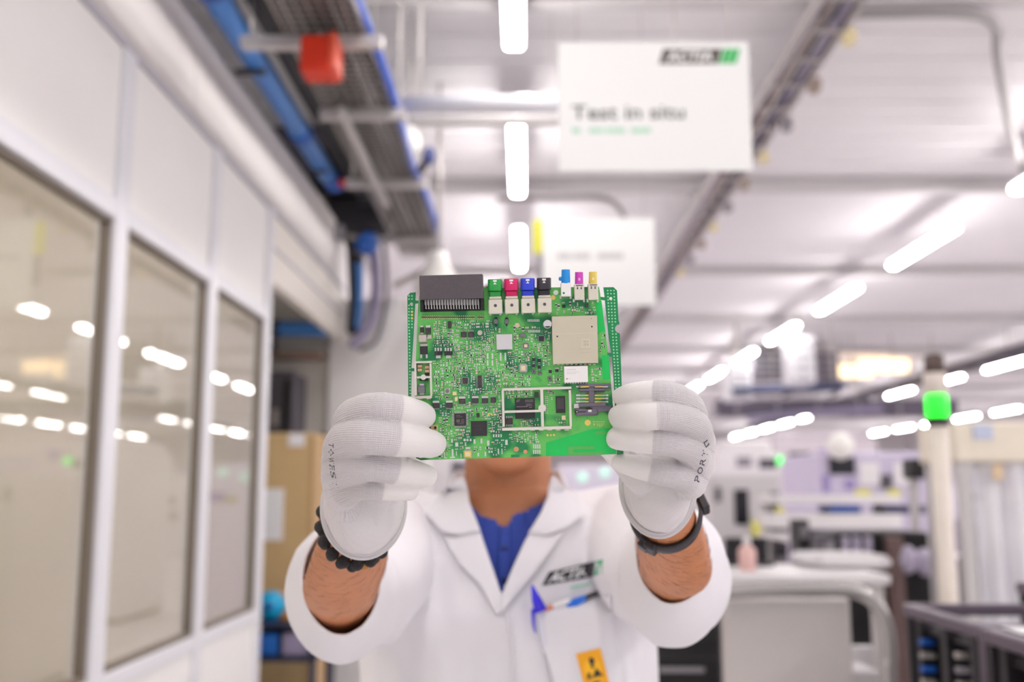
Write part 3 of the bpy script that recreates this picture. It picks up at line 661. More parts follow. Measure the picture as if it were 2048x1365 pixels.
# ---- several hundred tiny chip components, too small to pick apart
rnd = random.Random(7)
dark, tan_, ends = MB(), MB(), MB()
zones = [((868, 642, 985, 700), 150), ((905, 698, 995, 745), 190), ((868, 718, 925, 800), 75), ((905, 745, 1000, 795), 110), ((1028, 655, 1100, 730), 120), ((1000, 705, 1060, 772), 90), ((880, 805, 1000, 845), 60), ((880, 845, 940, 900), 55), ((975, 740, 1003, 865), 36), ((1013, 782, 1078, 795), 22), ((1040, 838, 1076, 853), 26), ((1018, 862, 1075, 885), 26), ((1108, 605, 1190, 628), 26), ((1096, 735, 1126, 770), 14), ((1180, 736, 1203, 762), 10), ((866, 855, 900, 915), 14), ((940, 880, 1010, 912), 18), ((965, 640, 1000, 690), 24), ((1196, 670, 1212, 705), 6), ((1110, 830, 1135, 850), 3), ((1095, 782, 1108, 800), 5)]
for (x0, y0, x1, y1), n in zones:
    done = 0; tries = 0
    while done < n*.85 and tries < n*14:
        tries += 1
        x = rnd.uniform(x0, x1); y = rnd.uniform(y0, y1); hor = rnd.random() < .5; sz = rnd.choice((.9, 1.0, 1.0, 1.25, 1.5)); l = 2.6*sz; w = 1.35*sz
        hx, hy = (l, w) if hor else (w, l)
        if any(x+hx > r[0] and x-hx < r[2] and y+hy > r[1] and y-hy < r[3] for r in occ): continue
        occ.append((x-hx-.9, y-hy-.9, x+hx+.9, y+hy+.9)); done += 1
        cx, cy = L(x, y); q = rnd.random()
        e = .36*l
        if q < .36:   # bare pads
            for sg in (-1, 1):
                ox, oy = (sg*(l-e), 0) if hor else (0, sg*(l-e)); ww, hh = (e*1.15, w) if hor else (w, e*1.15)
                ends.mm(cx+(ox-ww)*S, cx+(ox+ww)*S, cy+(oy-hh)*S, cy+(oy+hh)*S, 0, .5*S)
            continue
        tgt = dark if q < .8 else tan_; h = (1.8 if q < .8 else 2.6)*sz
        tgt.frus(cx-hx*.8*S, cx+hx*.8*S, cy-hy*.8*S, cy+hy*.8*S, 0, h*S, .1*S)
        for sg in (-1, 1):
            ox, oy = (sg*(l-e*.7), 0) if hor else (0, sg*(l-e*.7)); ww, hh = (e*.8, w) if hor else (w, e*.8)
            ends.frus(cx+(ox-ww)*S, cx+(ox+ww)*S, cy+(oy-hh)*S, cy+(oy+hh)*S, 0, (h+.3)*S, .1*S)
dark.build('chip_resistors', CHIPB, pcb, local=True, kind='stuff'); tan_.build('chip_capacitors', TAN, pcb, local=True, kind='stuff'); ends.build('solder_ends', SOLD, pcb, local=True, kind='stuff')
# dark via specks
vb = MB()
for _ in range(420):
    x = rnd.uniform(845, 1225); y = rnd.uniform(630, 912); 
    if inpoly(x, y, main) and not any(r[0] < x < r[2] and r[1] < y < r[3] for r in occ) and not (x > 1090 and y > 858): disc(vb, x, y, .75, 0, .00005, 6)
vb.build('vias', PCBD, pcb, local=True, kind='stuff')
# routed tracks: slim ridges of darker mask
tk = MB()
for _ in range(110):
    x = rnd.uniform(868, 1080); y = rnd.uniform(640, 905); n = rnd.randint(1, 4)
    dx, dy = rnd.choice(((1, 0), (0, 1), (.7, .7), (.7, -.7))); ln = rnd.uniform(6, 22)
    for i in range(n):
        ox, oy = -dy*2*i, dx*2*i
        a = Vector((*L(x+ox, y+oy), 0)); b = Vector((*L(x+ox+dx*ln, y+oy+dy*ln), 0)); t = (b-a).normalized(); nn = Vector((-t.y, t.x, 0))*.4*S
        tk.add([a-nn, b-nn, b+nn, a+nn, a-nn+Vector((0, 0, .00003)), b-nn+Vector((0, 0, .00003)), b+nn+Vector((0, 0, .00003)), a+nn+Vector((0, 0, .00003))], [(4, 5, 6, 7), (0, 1, 5, 4), (2, 3, 7, 6)])
tk.build('tracks', mat('track_green', (34, 142, 84), .32), pcb, local=True, kind='stuff')
# ================================================================= PERSON
from mathutils.geometry import delaunay_2d_cdt
SKIN = mat('skin', (186, 122, 82), .5, var=.14, scale=22, bump=.15, bscale=260, sss=.08)
HAIR = mat('hair_brown', (48, 38, 32), .6, var=.3, scale=90, bump=.6, bscale=120)
EYEW = mat('eye_white', (235, 232, 228), .3); IRIS = mat('iris', (70, 58, 46), .3); LIPS = mat('lips', (176, 104, 92), .45)
SHIRT = mat('blue_shirt', (48, 72, 160), .8, var=.10, scale=25, bump=.2, bscale=900)
BEADM = mat('lava_bead', (36, 34, 36), .75, var=.3, scale=600, bump=.9, bscale=700)
BEADB = mat('tiger_bead', (176, 112, 30), .3, var=.4, scale=300)
BAND = mat('band_rubber', (46, 44, 50), .5, var=.06)
TROU = mat('trouser_grey', (60, 62, 72), .85, var=.1, scale=20)
SHOE = mat('shoe_black', (30, 28, 30), .4)
def coat_mat():
    m = mat('coat_cotton', (229, 227, 231), .85, var=.015, scale=6, bump=.12, bscale=1400); return m
COATM = coat_mat()

Yc = 1.335; Xc = P(1016, 1000, 1.31).x
def loft(mb, R, n=40, pw=2.3):
    rr_ = []
    for (z, a, b, xo, yo) in R:
        ring = []
        for i in range(n):
            t = 2*math.pi*i/n; cx, sx = math.cos(t), math.sin(t)
            ring.append(Vector((Xc+xo+math.copysign(abs(cx)**(2/pw), cx)*a, Yc+yo+math.copysign(abs(sx)**(2/pw), sx)*b, z)))
        rr_.append(ring)
    return mb.rings(rr_)
def chain(mb, pts, k=6, n=18):
    """pts: (Vector, radius)"""
    q = crom([(p.x, p.y, p.z, r) for p, r in pts], k)
    return mb.tube([Vector(t[:3]) for t in q], [t[3] for t in q], n)
SH = {-1: Vector((Xc-.158, Yc+.01, 1.432)), 1: Vector((Xc+.158, Yc+.01, 1.436))}
ARM = {-1: [(P(726, 1012, .715), .0205), (P(716, 1068, .765), .0225), (P(702, 1112, .815), .0295), (P(685, 1165, .87), .032), (P(682, 1195, .99), .040)],
       1: [(P(1320, 985, .715), .0205), (P(1334, 1044, .768), .0225), (P(1342, 1084, .82), .0285), (P(1348, 1122, .87), .0308), (P(1348, 1158, .99), .040)]}
ZH = 1.0
# ---- body: one continuous surface
bm_ = MB()
loft(bm_, [(.86, .15, .10, 0, 0), (.95, .165, .115, 0, 0), (1.1, .15, .105, 0, 0), (1.28, .16, .11, 0, 0), (1.38, .165, .108, 0, 0), (1.44, .14, .085, 0, .005), (1.475, .085, .066, 0, .005), (1.50, .062, .058, 0, 0)])
chain(bm_, [(Vector((Xc, Yc+.012, 1.42)), .064), (Vector((Xc, Yc+.004, 1.49)), .0575), (Vector((Xc, Yc-.004, 1.56)), .0565), (Vector((Xc, Yc-.012, 1.62)), .06)])
hd = Vector((Xc, Yc-.026, 1.640))
bm_.ell(hd+Vector((0, .005, .012)), (.074, .095, .112), n=28, m=18)
bm_.ell(hd+Vector((0, -.05, -.062)), (.056, .046, .058), n=20, m=12)
bm_.ell(hd+Vector((0, -.072, -.098)), (.026, .02, .019))
chain(bm_, [(hd+Vector((0, -.088, .022)), .010), (hd+Vector((0, -.103, -.012)), .0125), (hd+Vector((0, -.107, -.022)), .014)])
for sx in (-1, 1):
    bm_.ell(hd+Vector((sx*.011, -.096, -.026)), (.009, .010, .008))
    chain(bm_, [(hd+Vector((sx*.012, -.086, .03)), .009), (hd+Vector((sx*.034, -.078, .034)), .010), (hd+Vector((sx*.054, -.058, .026)), .009)])
    bm_.ell(hd+Vector((sx*.04, -.066, -.026)), (.022, .02, .022))
    bm_.ell(hd+Vector((sx*.078, .008, -.004)), (.009, .019, .032)); bm_.ell(hd+Vector((sx*.075, .004, -.03)), (.007, .011, .012))
    A = ARM[sx]
    chain(bm_, A+[(A[-1][0].lerp(SH[sx], .5), .047), (SH[sx], .056), (Vector((Xc+sx*.09, Yc+.01, 1.43)), .05)])
    h = Vector((Xc+sx*.085, Yc, .9))
    chain(bm_, [(h, .085), (Vector((Xc+sx*.095, Yc-.01, .70)), .078), (Vector((Xc+sx*.10, Yc-.01, .50)), .056), (Vector((Xc+sx*.105, Yc+.01, .36)), .055), (Vector((Xc+sx*.11, Yc+.025, .10)), .038)])
    bm_.ell((Xc+sx*.115, Yc-.05, .035), (.04, .12, .032))
chain(bm_, [(hd+Vector((-.026, -.088, -.062)), .006), (hd+Vector((0, -.094, -.06)), .0085), (hd+Vector((.026, -.088, -.062)), .006)], n=10)
chain(bm_, [(hd+Vector((-.024, -.086, -.072)), .006), (hd+Vector((0, -.092, -.073)), .009), (hd+Vector((.024, -.086, -.072)), .006)], n=10)
person = thing('person', 'person in a white lab coat and gloves holding the circuit board before the face', 'person', (Xc, Yc, 0))
PB = BASE[person.name]
me = remeshed(bm_, .0042, 3, 'body', PB)
body = link_mesh('body', me, person, SKIN)
body_bvh = BVHTree.FromPolygons([v.co+PB for v in me.vertices], [tuple(p.vertices) for p in me.polygons])
for sx in (-1, 1):
    e = MB().ell(hd+Vector((sx*.032, -.0775, .012)), (.0118, .0118, .0118)).build('eye', EYEW, person, True)
    for dz, rz in ((.0085, .0082), (-.0078, .0072)): MB().ell(hd+Vector((sx*.032, -.0772, .012+dz)), (.0155, .0132, rz)).build('eyelid', SKIN, person, True)
    MB().ell(hd+Vector((sx*.032, -.0885, .012)), (.0052, .002, .0052)).build('iris', IRIS, e, True)
    chain(MB(), [(hd+Vector((sx*.016, -.096, .043)), .003), (hd+Vector((sx*.036, -.09, .047)), .004), (hd+Vector((sx*.054, -.07, .04)), .0025)], n=8).build('eyebrow', HAIR, person, True)
chain(MB(), [(hd+Vector((-.023, -.0945, -.0665)), .003), (hd+Vector((0, -.1025, -.066)), .0042), (hd+Vector((.023, -.0945, -.0665)), .003)], n=8).build('mouth', LIPS, person, True)
hm_ = MB(); R = []
for j in range(13):
    ph = -.35+(math.pi/2+.33)*j/12
    ring = []
    for i in range(36):
        a = 2*math.pi*i/36; front = max(0, -math.sin(a)); p2 = max(ph, -.35+.95*front**1.5) if front > 0 else ph
        p2 = min(p2, 1.55)
        nn = 1+.035*noise.noise(Vector((math.cos(a)*5, math.sin(a)*5, ph*7)))
        ring.append(hd+Vector((0, .008, .014))+Vector((.081*math.cos(p2)*math.cos(a), .102*math.cos(p2)*math.sin(a), .121*math.sin(p2)))*nn)
    R.append(ring)
hm_.rings(R).build('hair', HAIR, person, True)
# trousers and shoes
tm = MB(); loft(tm, [(.82, .165, .115, 0, 0), (.95, .178, .128, 0, 0), (1.03, .168, .118, 0, 0)])
for sx in (-1, 1): chain(tm, [(Vector((Xc+sx*.085, Yc, .88)), .095), (Vector((Xc+sx*.095, Yc-.01, .70)), .09), (Vector((Xc+sx*.10, Yc-.01, .48)), .073), (Vector((Xc+sx*.105, Yc+.01, .30)), .066), (Vector((Xc+sx*.11, Yc+.02, .10)), .06)])
link_mesh('trousers', remeshed(tm, .008, 2, 'trousers', PB), person, TROU)
for sx in (-1, 1):
    s_ = MB(); s_.ell((Xc+sx*.115, Yc-.06, .045), (.048, .14, .045)); s_.mm(Xc+sx*.115-.045, Xc+sx*.115+.045, Yc-.19, Yc+.07, .001, .022); s_.ell((Xc+sx*.113, Yc+.03, .07), (.045, .05, .06))
    link_mesh('shoe', remeshed(s_, .006, 3, 'shoe', PB), person, SHOE)

# ---- blue polo shirt under the coat
sm_ = MB(); loft(sm_, [(.90, .180, .128, 0, 0), (1.1, .166, .119, 0, 0), (1.28, .172, .124, 0, 0), (1.37, .172, .121, 0, 0), (1.43, .152, .103, 0, .004), (1.462, .105, .084, 0, .004), (1.487, .074, .071, 0, .004), (1.503, .068, .066, 0, .006)])
for sx in (-1, 1): chain(sm_, [(Vector((Xc+sx*.09, Yc+.01, 1.425)), .056), (SH[sx], .062), (ARM[sx][-1][0].lerp(SH[sx], .55), .054)])
sme = remeshed(sm_, .0035, 3, 'polo_shirt', PB)
def px_of(p):
    q = p-CAM; d = q.dot(CF); return 1024+q.dot(CR)/d*FPX, 682.5-q.dot(CU)/d*FPX, d
def cut_faces(me, poly, maxd):
    bm = bmesh.new(); bm.from_mesh(me); kill = []
    for f in bm.faces:
        x, y, d = px_of(f.calc_center_median()+PB)
        if d < maxd and inpoly(x, y, poly): kill.append(f)
    bmesh.ops.delete(bm, geom=kill, context='FACES'); bm.to_mesh(me); bm.free()
def bvh_of(me): return BVHTree.FromPolygons([v.co+PB for v in me.vertices], [tuple(p.vertices) for p in me.polygons])
sbvh = bvh_of(sme)
SKV = [(925, 930), (931, 990), (940, 1010), (962, 1034), (987, 1038), (1010, 1062), (1027, 1031), (1054, 1022), (1088, 1003), (1104, 985), (1106, 930)]
cut_faces(sme, SKV, Yc)
shirt = link_mesh('polo_shirt', sme, person, SHIRT); shirt['label'] = 'royal blue polo shirt'
def drape(poly, bvh, off, th, step=6., lift=None, wob=0.):
    """cloth piece laid on a surface: boundary + interior points, triangulated, given thickness"""
    n = len(poly); bp = []
    for i in range(n):
        a, b = poly[i], poly[(i+1) % n]; k = max(1, int(math.dist(a, b)/step))
        bp += [(a[0]+(b[0]-a[0])*j/k, a[1]+(b[1]-a[1])*j/k) for j in range(k)]
    m = len(bp); ip = []; x0 = min(p[0] for p in bp); x1 = max(p[0] for p in bp); y0 = min(p[1] for p in bp); y1 = max(p[1] for p in bp)
    y = y0+step/2
    while y < y1:
        x = x0+step/2
        while x < x1:
            if inpoly(x, y, poly) and min((x-q[0])**2+(y-q[1])**2 for q in bp) > (step*.6)**2: ip.append((x, y))
            x += step
        y += step
    vs, es, fs, *_ = delaunay_2d_cdt([Vector(p) for p in bp+ip], [(i, (i+1) % m) for i in range(m)], [], 1, 1e-4)
    D = []
    for v in vs:
        h = bvh.ray_cast(CAM, RAY(v.x, v.y)); D.append(h[3] if h[0] else None)
    good = [d for d in D if d]; av = sum(good)/max(1, len(good)) if good else 1.3
    for i, d in enumerate(D):
        if d is None:
            best = min((j for j in range(len(D)) if D[j]), key=lambda j: (vs[j]-vs[i]).length_squared, default=None)
            D[i] = D[best] if best is not None else av
    top = []; bot = []
    for v, d in zip(vs, D):
        o = off+(lift(v.x, v.y) if lift else 0)+wob*noise.noise(Vector((v.x*.03, v.y*.03, 3.1)))
        r = RAY(v.x, v.y); top.append(CAM+r*(d-o-th)); bot.append(CAM+r*(d-o))
    k = len(vs); edges = {}
    F = []
    for f in fs:
        f = list(f); F.append(tuple(f)); F.append(tuple(k+i for i in reversed(f)))
        for i in range(len(f)):
            e = (f[i], f[(i+1) % len(f)]); edges[e] = 1
    for (a, b) in list(edges):
        if (b, a) not in edges: F.append((b, a, k+a, k+b))
    return MB().add(top+bot, F)
LIFT = lambda cx, cy, r, h: (lambda x, y: h*max(0, 1-math.hypot(x-cx, y-cy)/r))
for nm, poly in (('shirt_collar', [(926, 985), (937, 1004), (963, 1035), (962, 1074), (953, 1066), (938, 1036), (926, 1010)]), ('shirt_collar', [(1104, 985), (1090, 1003), (1054, 1024), (1060, 1068), (1074, 1056), (1096, 1026), (1110, 1000)])):
    drape(poly, sbvh, .004, .003, 5).build(nm, SHIRT, shirt, True)
drape([(1000, 1056), (1022, 1050), (1022, 1130), (1016, 1230), (992, 1230), (994, 1130)], sbvh, .001, .0022, 7).build('placket', SHIRT, shirt, True)
for y in (1098, 1160):
    h = sbvh.ray_cast(CAM, RAY(1009, y)); MB().lathe([(.0045, 0), (.005, .001), (.004, .002)], h[0]-CF*.0034, -CF, 14).build('button', mat('button_blue', (40, 56, 120), .4), shirt, True)

# ---- lab coat: torso and sleeves as one garment
cm_ = MB(); loft(cm_, [(.55, .25, .19, 0, 0), (.62, .245, .185, 0, 0), (.9, .205, .155, 0, 0), (1.1, .19, .142, 0, 0), (1.28, .187, .138, 0, 0), (1.36, .19, .137, 0, 0), (1.42, .176, .122, 0, .004), (1.458, .14, .105, 0, .006), (1.485, .098, .094, 0, .008), (1.503, .086, .084, 0, .012)], n=48)
SLEEVE = {-1: [(SH[-1]+Vector((.07, 0, -.005)), .068), (SH[-1]+Vector((0, 0, .003)), .074), (P(738, 1130, 1.19), .073), (P(706, 1178, 1.07), .063), (P(692, 1186, 1.0), .058)],
          1: [(SH[1]+Vector((-.07, 0, -.005)), .068), (SH[1]+Vector((0, 0, .003)), .074), (P(1305, 1115, 1.19), .073), (P(1328, 1148, 1.07), .063), (P(1340, 1150, 1.0), .058)]}
for sx in (-1, 1): chain(cm_, SLEEVE[sx], n=24)
cme = remeshed(cm_, .004, 4, 'lab_coat', PB)
cen = Vector((Xc, Yc, 1.3))-PB
NRM = [v.normal.copy() for v in cme.vertices]
for v, nr_ in zip(cme.vertices, NRM):   # soft folds
    p = v.co.copy(); q = p-cen; side = abs(p.x)
    f1 = noise.noise(Vector((p.x*21+p.z*6, p.y*9, p.z*3.2)))
    f2 = noise.noise(Vector((p.x*46, p.y*22+5, p.z*9+p.x*8)))
    w = min(1, max(0, (1.47-p.z)/.1))
    v.co = p+nr_*((.0095*f1+.0036*f2)*w)
cbvh = bvh_of(cme)
VOP = [(925, 925), (931, 960), (934, 1005), (956, 1062), (981, 1139), (1003, 1193), (1029, 1139), (1054, 1084), (1087, 1025), (1100, 995), (1106, 925)]
def shrink(poly, k):
    cx = sum(p[0] for p in poly)/len(poly); return [(cx+(x-cx)*k, y) for x, y in poly]
cut_faces(cme, VOP, Yc-.01)
# open neck ring so that the neck passes through
bm = bmesh.new(); bm.from_mesh(cme)
bmesh.ops.delete(bm, geom=[f for f in bm.faces if (f.calc_center_median()+PB).z > 1.497 and math.hypot(f.calc_center_median().x, f.calc_center_median().y-.012) < .084], context='FACES'); bm.to_mesh(cme); bm.free()
coat = link_mesh('lab_coat', cme, person, COATM); coat['label'] = 'white cotton lab coat with notched lapels'
def coat_part(name, poly, off, th, m=None, step=6., lift=None, smooth=True, wob=0., **k):
    return drape(poly, cbvh, off, th, step, lift, wob).build(name, m or COATM, coat, smooth, **k)
coat_part('lapel', [(916, 1073), (888, 1073), (899, 1098), (919, 1129), (963, 1174), (990, 1228), (1000, 1228), (1006, 1199), (986, 1139), (960, 1062), (944, 1024), (930, 1030)], .004, .0035, lift=LIFT(955, 1110, 60, .006))
coat_part('lapel', [(1094, 1072), (1136, 1056), (1106, 1096), (1064, 1154), (1014, 1214), (1003, 1228), (1000, 1199), (1024, 1139), (1049, 1084), (1074, 1040), (1090, 1045)], .004, .0035, lift=LIFT(1060, 1110, 60, .006))
coat_part('collar', [(931, 960), (925, 948), (905, 966), (872, 992), (852, 1030), (884, 1066), (917, 1071), (961, 1063), (939, 1005), (935, 975)], .008, .0035, lift=LIFT(930, 1000, 80, .008))
coat_part('collar', [(1101, 958), (1108, 950), (1122, 972), (1147, 1000), (1168, 1030), (1136, 1056), (1094, 1071), (1056, 1068), (1082, 1025), (1094, 996), (1097, 975)], .008, .0035, lift=LIFT(1100, 1000, 80, .008))
# collar stand wrapping the back of the neck
R = []
for i in range(25):
    a = math.radians(-15+210*i/24); ca, sa = math.cos(a), math.sin(a)
    R.append([Vector((Xc+ca*r, Yc+.012+sa*r, z)) for r, z in ((.073, 1.47), (.064, 1.524), (.067, 1.529), (.071, 1.525), (.090, 1.478), (.086, 1.472))])
MB().rings(R).build('collar_stand', COATM, coat, True)
# front edge overlap and button
coat_part('front_edge', [(1004, 1200), (1012, 1232), (1022, 1300), (1030, 1400), (1036, 1400), (1028, 1300), (1018, 1232), (1010, 1200)], .001, .003)
# breast pocket
def lerp2(a, b, t): return (a[0]+(b[0]-a[0])*t, a[1]+(b[1]-a[1])*t)
pocket = coat_part('breast_pocket', [(1072, 1228), (1110, 1219), (1160, 1206), (1222, 1188), (1228, 1240), (1236, 1300), (1248, 1390), (1170, 1410), (1120, 1420), (1096, 1330), (1080, 1270)], .004, .0025, lift=lambda x, y: .006*max(0, 1-abs(y-1215)/60))
# printed emblem: dark slanted field with white letters and a green block
def quad_map(q, u, v): a = lerp2(q[0], q[1], u); b = lerp2(q[3], q[2], u); return lerp2(a, b, v)
def draped_points(pts, faces, q, off, name, m, parent, bvh=None):
    vs = []
    for u, v in pts:
        x, y = quad_map(q, u, v); h = (bvh or cbvh).ray_cast(CAM, RAY(x, y)); d = h[3] if h[0] else 1.25
        vs.append(CAM+RAY(x, y)*(d-off))
    return MB().add(vs, faces).build(name, m, parent)
def grid_patch(q, off, name, m, parent, nx=8, ny=3, bvh=None):
    pts = [(i/nx, j/ny) for j in range(ny+1) for i in range(nx+1)]; fs = [(j*(nx+1)+i, j*(nx+1)+i+1, (j+1)*(nx+1)+i+1, (j+1)*(nx+1)+i) for j in range(ny) for i in range(nx)]
    return draped_points(pts, fs, q, off, name, m, parent, bvh)
INK = mat('ink_black', (44, 42, 48), .8); INKG = mat('ink_green', (64, 168, 124), .8); INKW = mat('ink_white', (238, 238, 240), .8)
E = [(1084, 1172), (1186, 1154), (1190, 1123), (1098, 1145)]   # bl br tr tl
emb = grid_patch(E, .0012, 'emblem', INK, coat); emb['label'] = 'dark slanted emblem with white letters on the chest'
vs, fs, asp = text_geo('ACTIA', 1, .12, .022)
for v_, f_ in islands(vs, fs): draped_points([(.085+.78*a, .10+.80*b) for a, b in v_], f_, E, .0024, 'letter', INKW, coat)
for k in range(3):
    t0, t1 = k/3+.02, (k+1)/3-.02; Q = [(1187.5, 1153), (1204, 1150), (1206, 1118.5), (1191, 1122.5)]
    grid_patch([quad_map(Q, 0, t0), quad_map(Q, 1, t0), quad_map(Q, 1, t1), quad_map(Q, 0, t1)], .0014, 'emblem_block', INKG, coat, 2, 2)
tq = [(1140, 1179), (1180, 1171), (1181, 1166), (1141, 1174)]
for a, b in ((0, .2), (.23, .5), (.53, .74), (.77, 1)): grid_patch([quad_map(tq, a, 0), quad_map(tq, b, 0), quad_map(tq, b, 1), quad_map(tq, a, 1)], .0012, 'emblem_line', mat('ink_pale_green', (150, 205, 180), .8), coat, 2, 1)
# yellow static-protection badge on the pocket
pv = pocket.data; pbvh = BVHTree.FromPolygons([v.co+PB for v in pv.vertices], [tuple(p.vertices) for p in pv.polygons])
YEL = mat('badge_yellow', (240, 168, 8), .6, var=.03); YEL2 = mat('badge_yellow_light', (250, 190, 30), .6, var=.02)
BQ = [(1176, 1400), (1224, 1388), (1201, 1297), (1152, 1309)]
badge = grid_patch(BQ, .0016, 'static_badge', YEL, coat, 6, 10, pbvh); badge['label'] = 'yellow static protection badge with black hand sign'
def poly_on(pts, off, name, m):
    return draped_points(pts, [tuple(range(len(pts)))], BQ, off, name, m, coat, pbvh)
poly_on([(.5+.36*math.cos(t), .60+.24*math.sin(t)) for t in [2*math.pi*i/20 for i in range(20)]], .0023, 'badge_disc', YEL2)
poly_on([(.42, .74), (.62, .72), (.66, .78), (.54, .86), (.44, .82)], .003, 'badge_sign', INK)
poly_on([(.46, .62), (.56, .62), (.58, .74), (.46, .74)], .003, 'badge_sign', INK)
poly_on([(.2, .45), (.36, .45), (.34, .54), (.26, .56)], .003, 'badge_sign', INK); poly_on([(.44, .45), (.8, .45), (.64, .60), (.52, .52)], .003, 'badge_sign', INK)
poly_on([(.18, .42), (.84, .42), (.84, .445), (.18, .445)], .003, 'badge_sign', INK)
poly_on([(.36, .29), (.64, .29), (.64, .33), (.36, .33)], .003, 'badge_sign', INK)
# pens in the pocket (things of their own)
def pen(label, pts, radii, mats, names):
    base = (P(*pts[-1])); t = thing('pen', label, 'pen', base)
    for i in range(len(pts)-1): MB().tube([P(*pts[i]), P(*pts[i+1])], [radii[i], radii[i+1]], 12).build(names[i], mats[i], t, True)
    return t
dpk = px_of(pbvh.ray_cast(CAM, RAY(1090, 1235))[0])[2] if pbvh.ray_cast(CAM, RAY(1090, 1235))[0] else 1.2
PENB = mat('pen_blue', (50, 40, 215), .4); PENC = mat('pen_cyan', (10, 104, 215), .4)
t = thing('pen', 'violet blue pen cap clipped on the pocket edge', 'pen', P(1080, 1300, dpk))
d0 = dpk-.004
MB().tube([P(1064, 1172, d0), P(1073, 1200, d0), P(1082, 1222, d0-.001)], [.0015, .0055, .0075], 12, False).build('cap', PENB, t, True)
MB().tube([P(1066, 1222, d0-.004), P(1067, 1250, d0-.004), P(1071, 1266, d0-.002)], [.0022, .0015, .0008], 8).build('clip', PENB, t, True)
MB().tube([P(1076, 1222, d0+.003), P(1090, 1300, d0+.004)], [.004, .004], 12).build('barrel', mat('pen_clear', (222, 222, 232), .2), t, True)
dq = px_of(cbvh.ray_cast(CAM, RAY(1160, 1200))[0])[2]-.012
t = thing('pen', 'blue marker with a black end lying slanted in the pocket', 'pen', P(1140, 1212, dq))
MB().tube([P(1138, 1213, dq), P(1150, 1206, dq), P(1169, 1197, dq)], [.0035, .005, .0035], 12).build('grip', PENC, t, True)
MB().tube([P(1168, 1198, dq), P(1191, 1188, dq)], [.003, .003], 12).build('end_cap', BLACKP, t, True)
MB().tube([P(1098, 1240, dq+.002), P(1138, 1213, dq)], [.003, .003], 12).build('barrel', WLAB, t, True)
t = thing('pen', 'white pen with an orange tip low in the pocket', 'pen', P(1096, 1226, dq))
MB().tube([P(1090, 1222, dq), P(1106, 1213, dq)], [.002, .0032], 10).build('tip', mat('pen_orange', (238, 150, 120), .5), t, True); MB().tube([P(1106, 1213, dq), P(1136, 1203, dq)], [.0032, .003], 10).build('barrel', WLAB, t, True)

# ---- rolled sleeve ends, hollow, around the forearms
CUFF = {-1: [(706, 1182, 1.07, 92, 108), (694, 1188, 1.01, 104, 126), (684, 1190, .965, 111, 139), (681, 1188, .935, 110, 140), (681, 1178, .905, 101, 130), (682, 1166, .889, 86, 116), (682, 1161, .884, 79, 111), (683, 1160, .890, 75, 108), (686, 1164, .93, 75, 106), (694, 1172, 1.0, 72, 98)],
        1: [(1326, 1144, 1.07, 92, 108), (1338, 1148, 1.01, 104, 128), (1345, 1152, .965, 110, 142), (1346, 1151, .935, 110, 143), (1346, 1137, .905, 100, 128), (1346, 1118, .889, 80, 105), (1346, 1112, .884, 74, 98), (1346, 1110, .890, 71, 96), (1342, 1116, .93, 70, 94), (1336, 1126, 1.0, 66, 86)]}
for sx in (-1, 1):
    C_ = crom(CUFF[sx], 4); R = []; n = 56
    for j, (cx, cy, d, a, b) in enumerate(C_):
        ring = []
        for i in range(n):
            t = 2*math.pi*i/n; w = 1+.035*noise.noise(Vector((math.cos(t)*1.6+sx*7, math.sin(t)*1.6, j*.06)))+.018*noise.noise(Vector((math.cos(t)*4+sx*3, math.sin(t)*4, j*.16)))
            dd = d+.035*math.sin(t)*(-1) if False else d-.018*math.sin(t)
            q = math.sin(t)
            ring.append(P(cx+a*w*math.cos(t), cy+b*w*q, dd))
        R.append(ring)
    o = MB().rings(R, cap=False).build('rolled_cuff', COATM, coat, True)

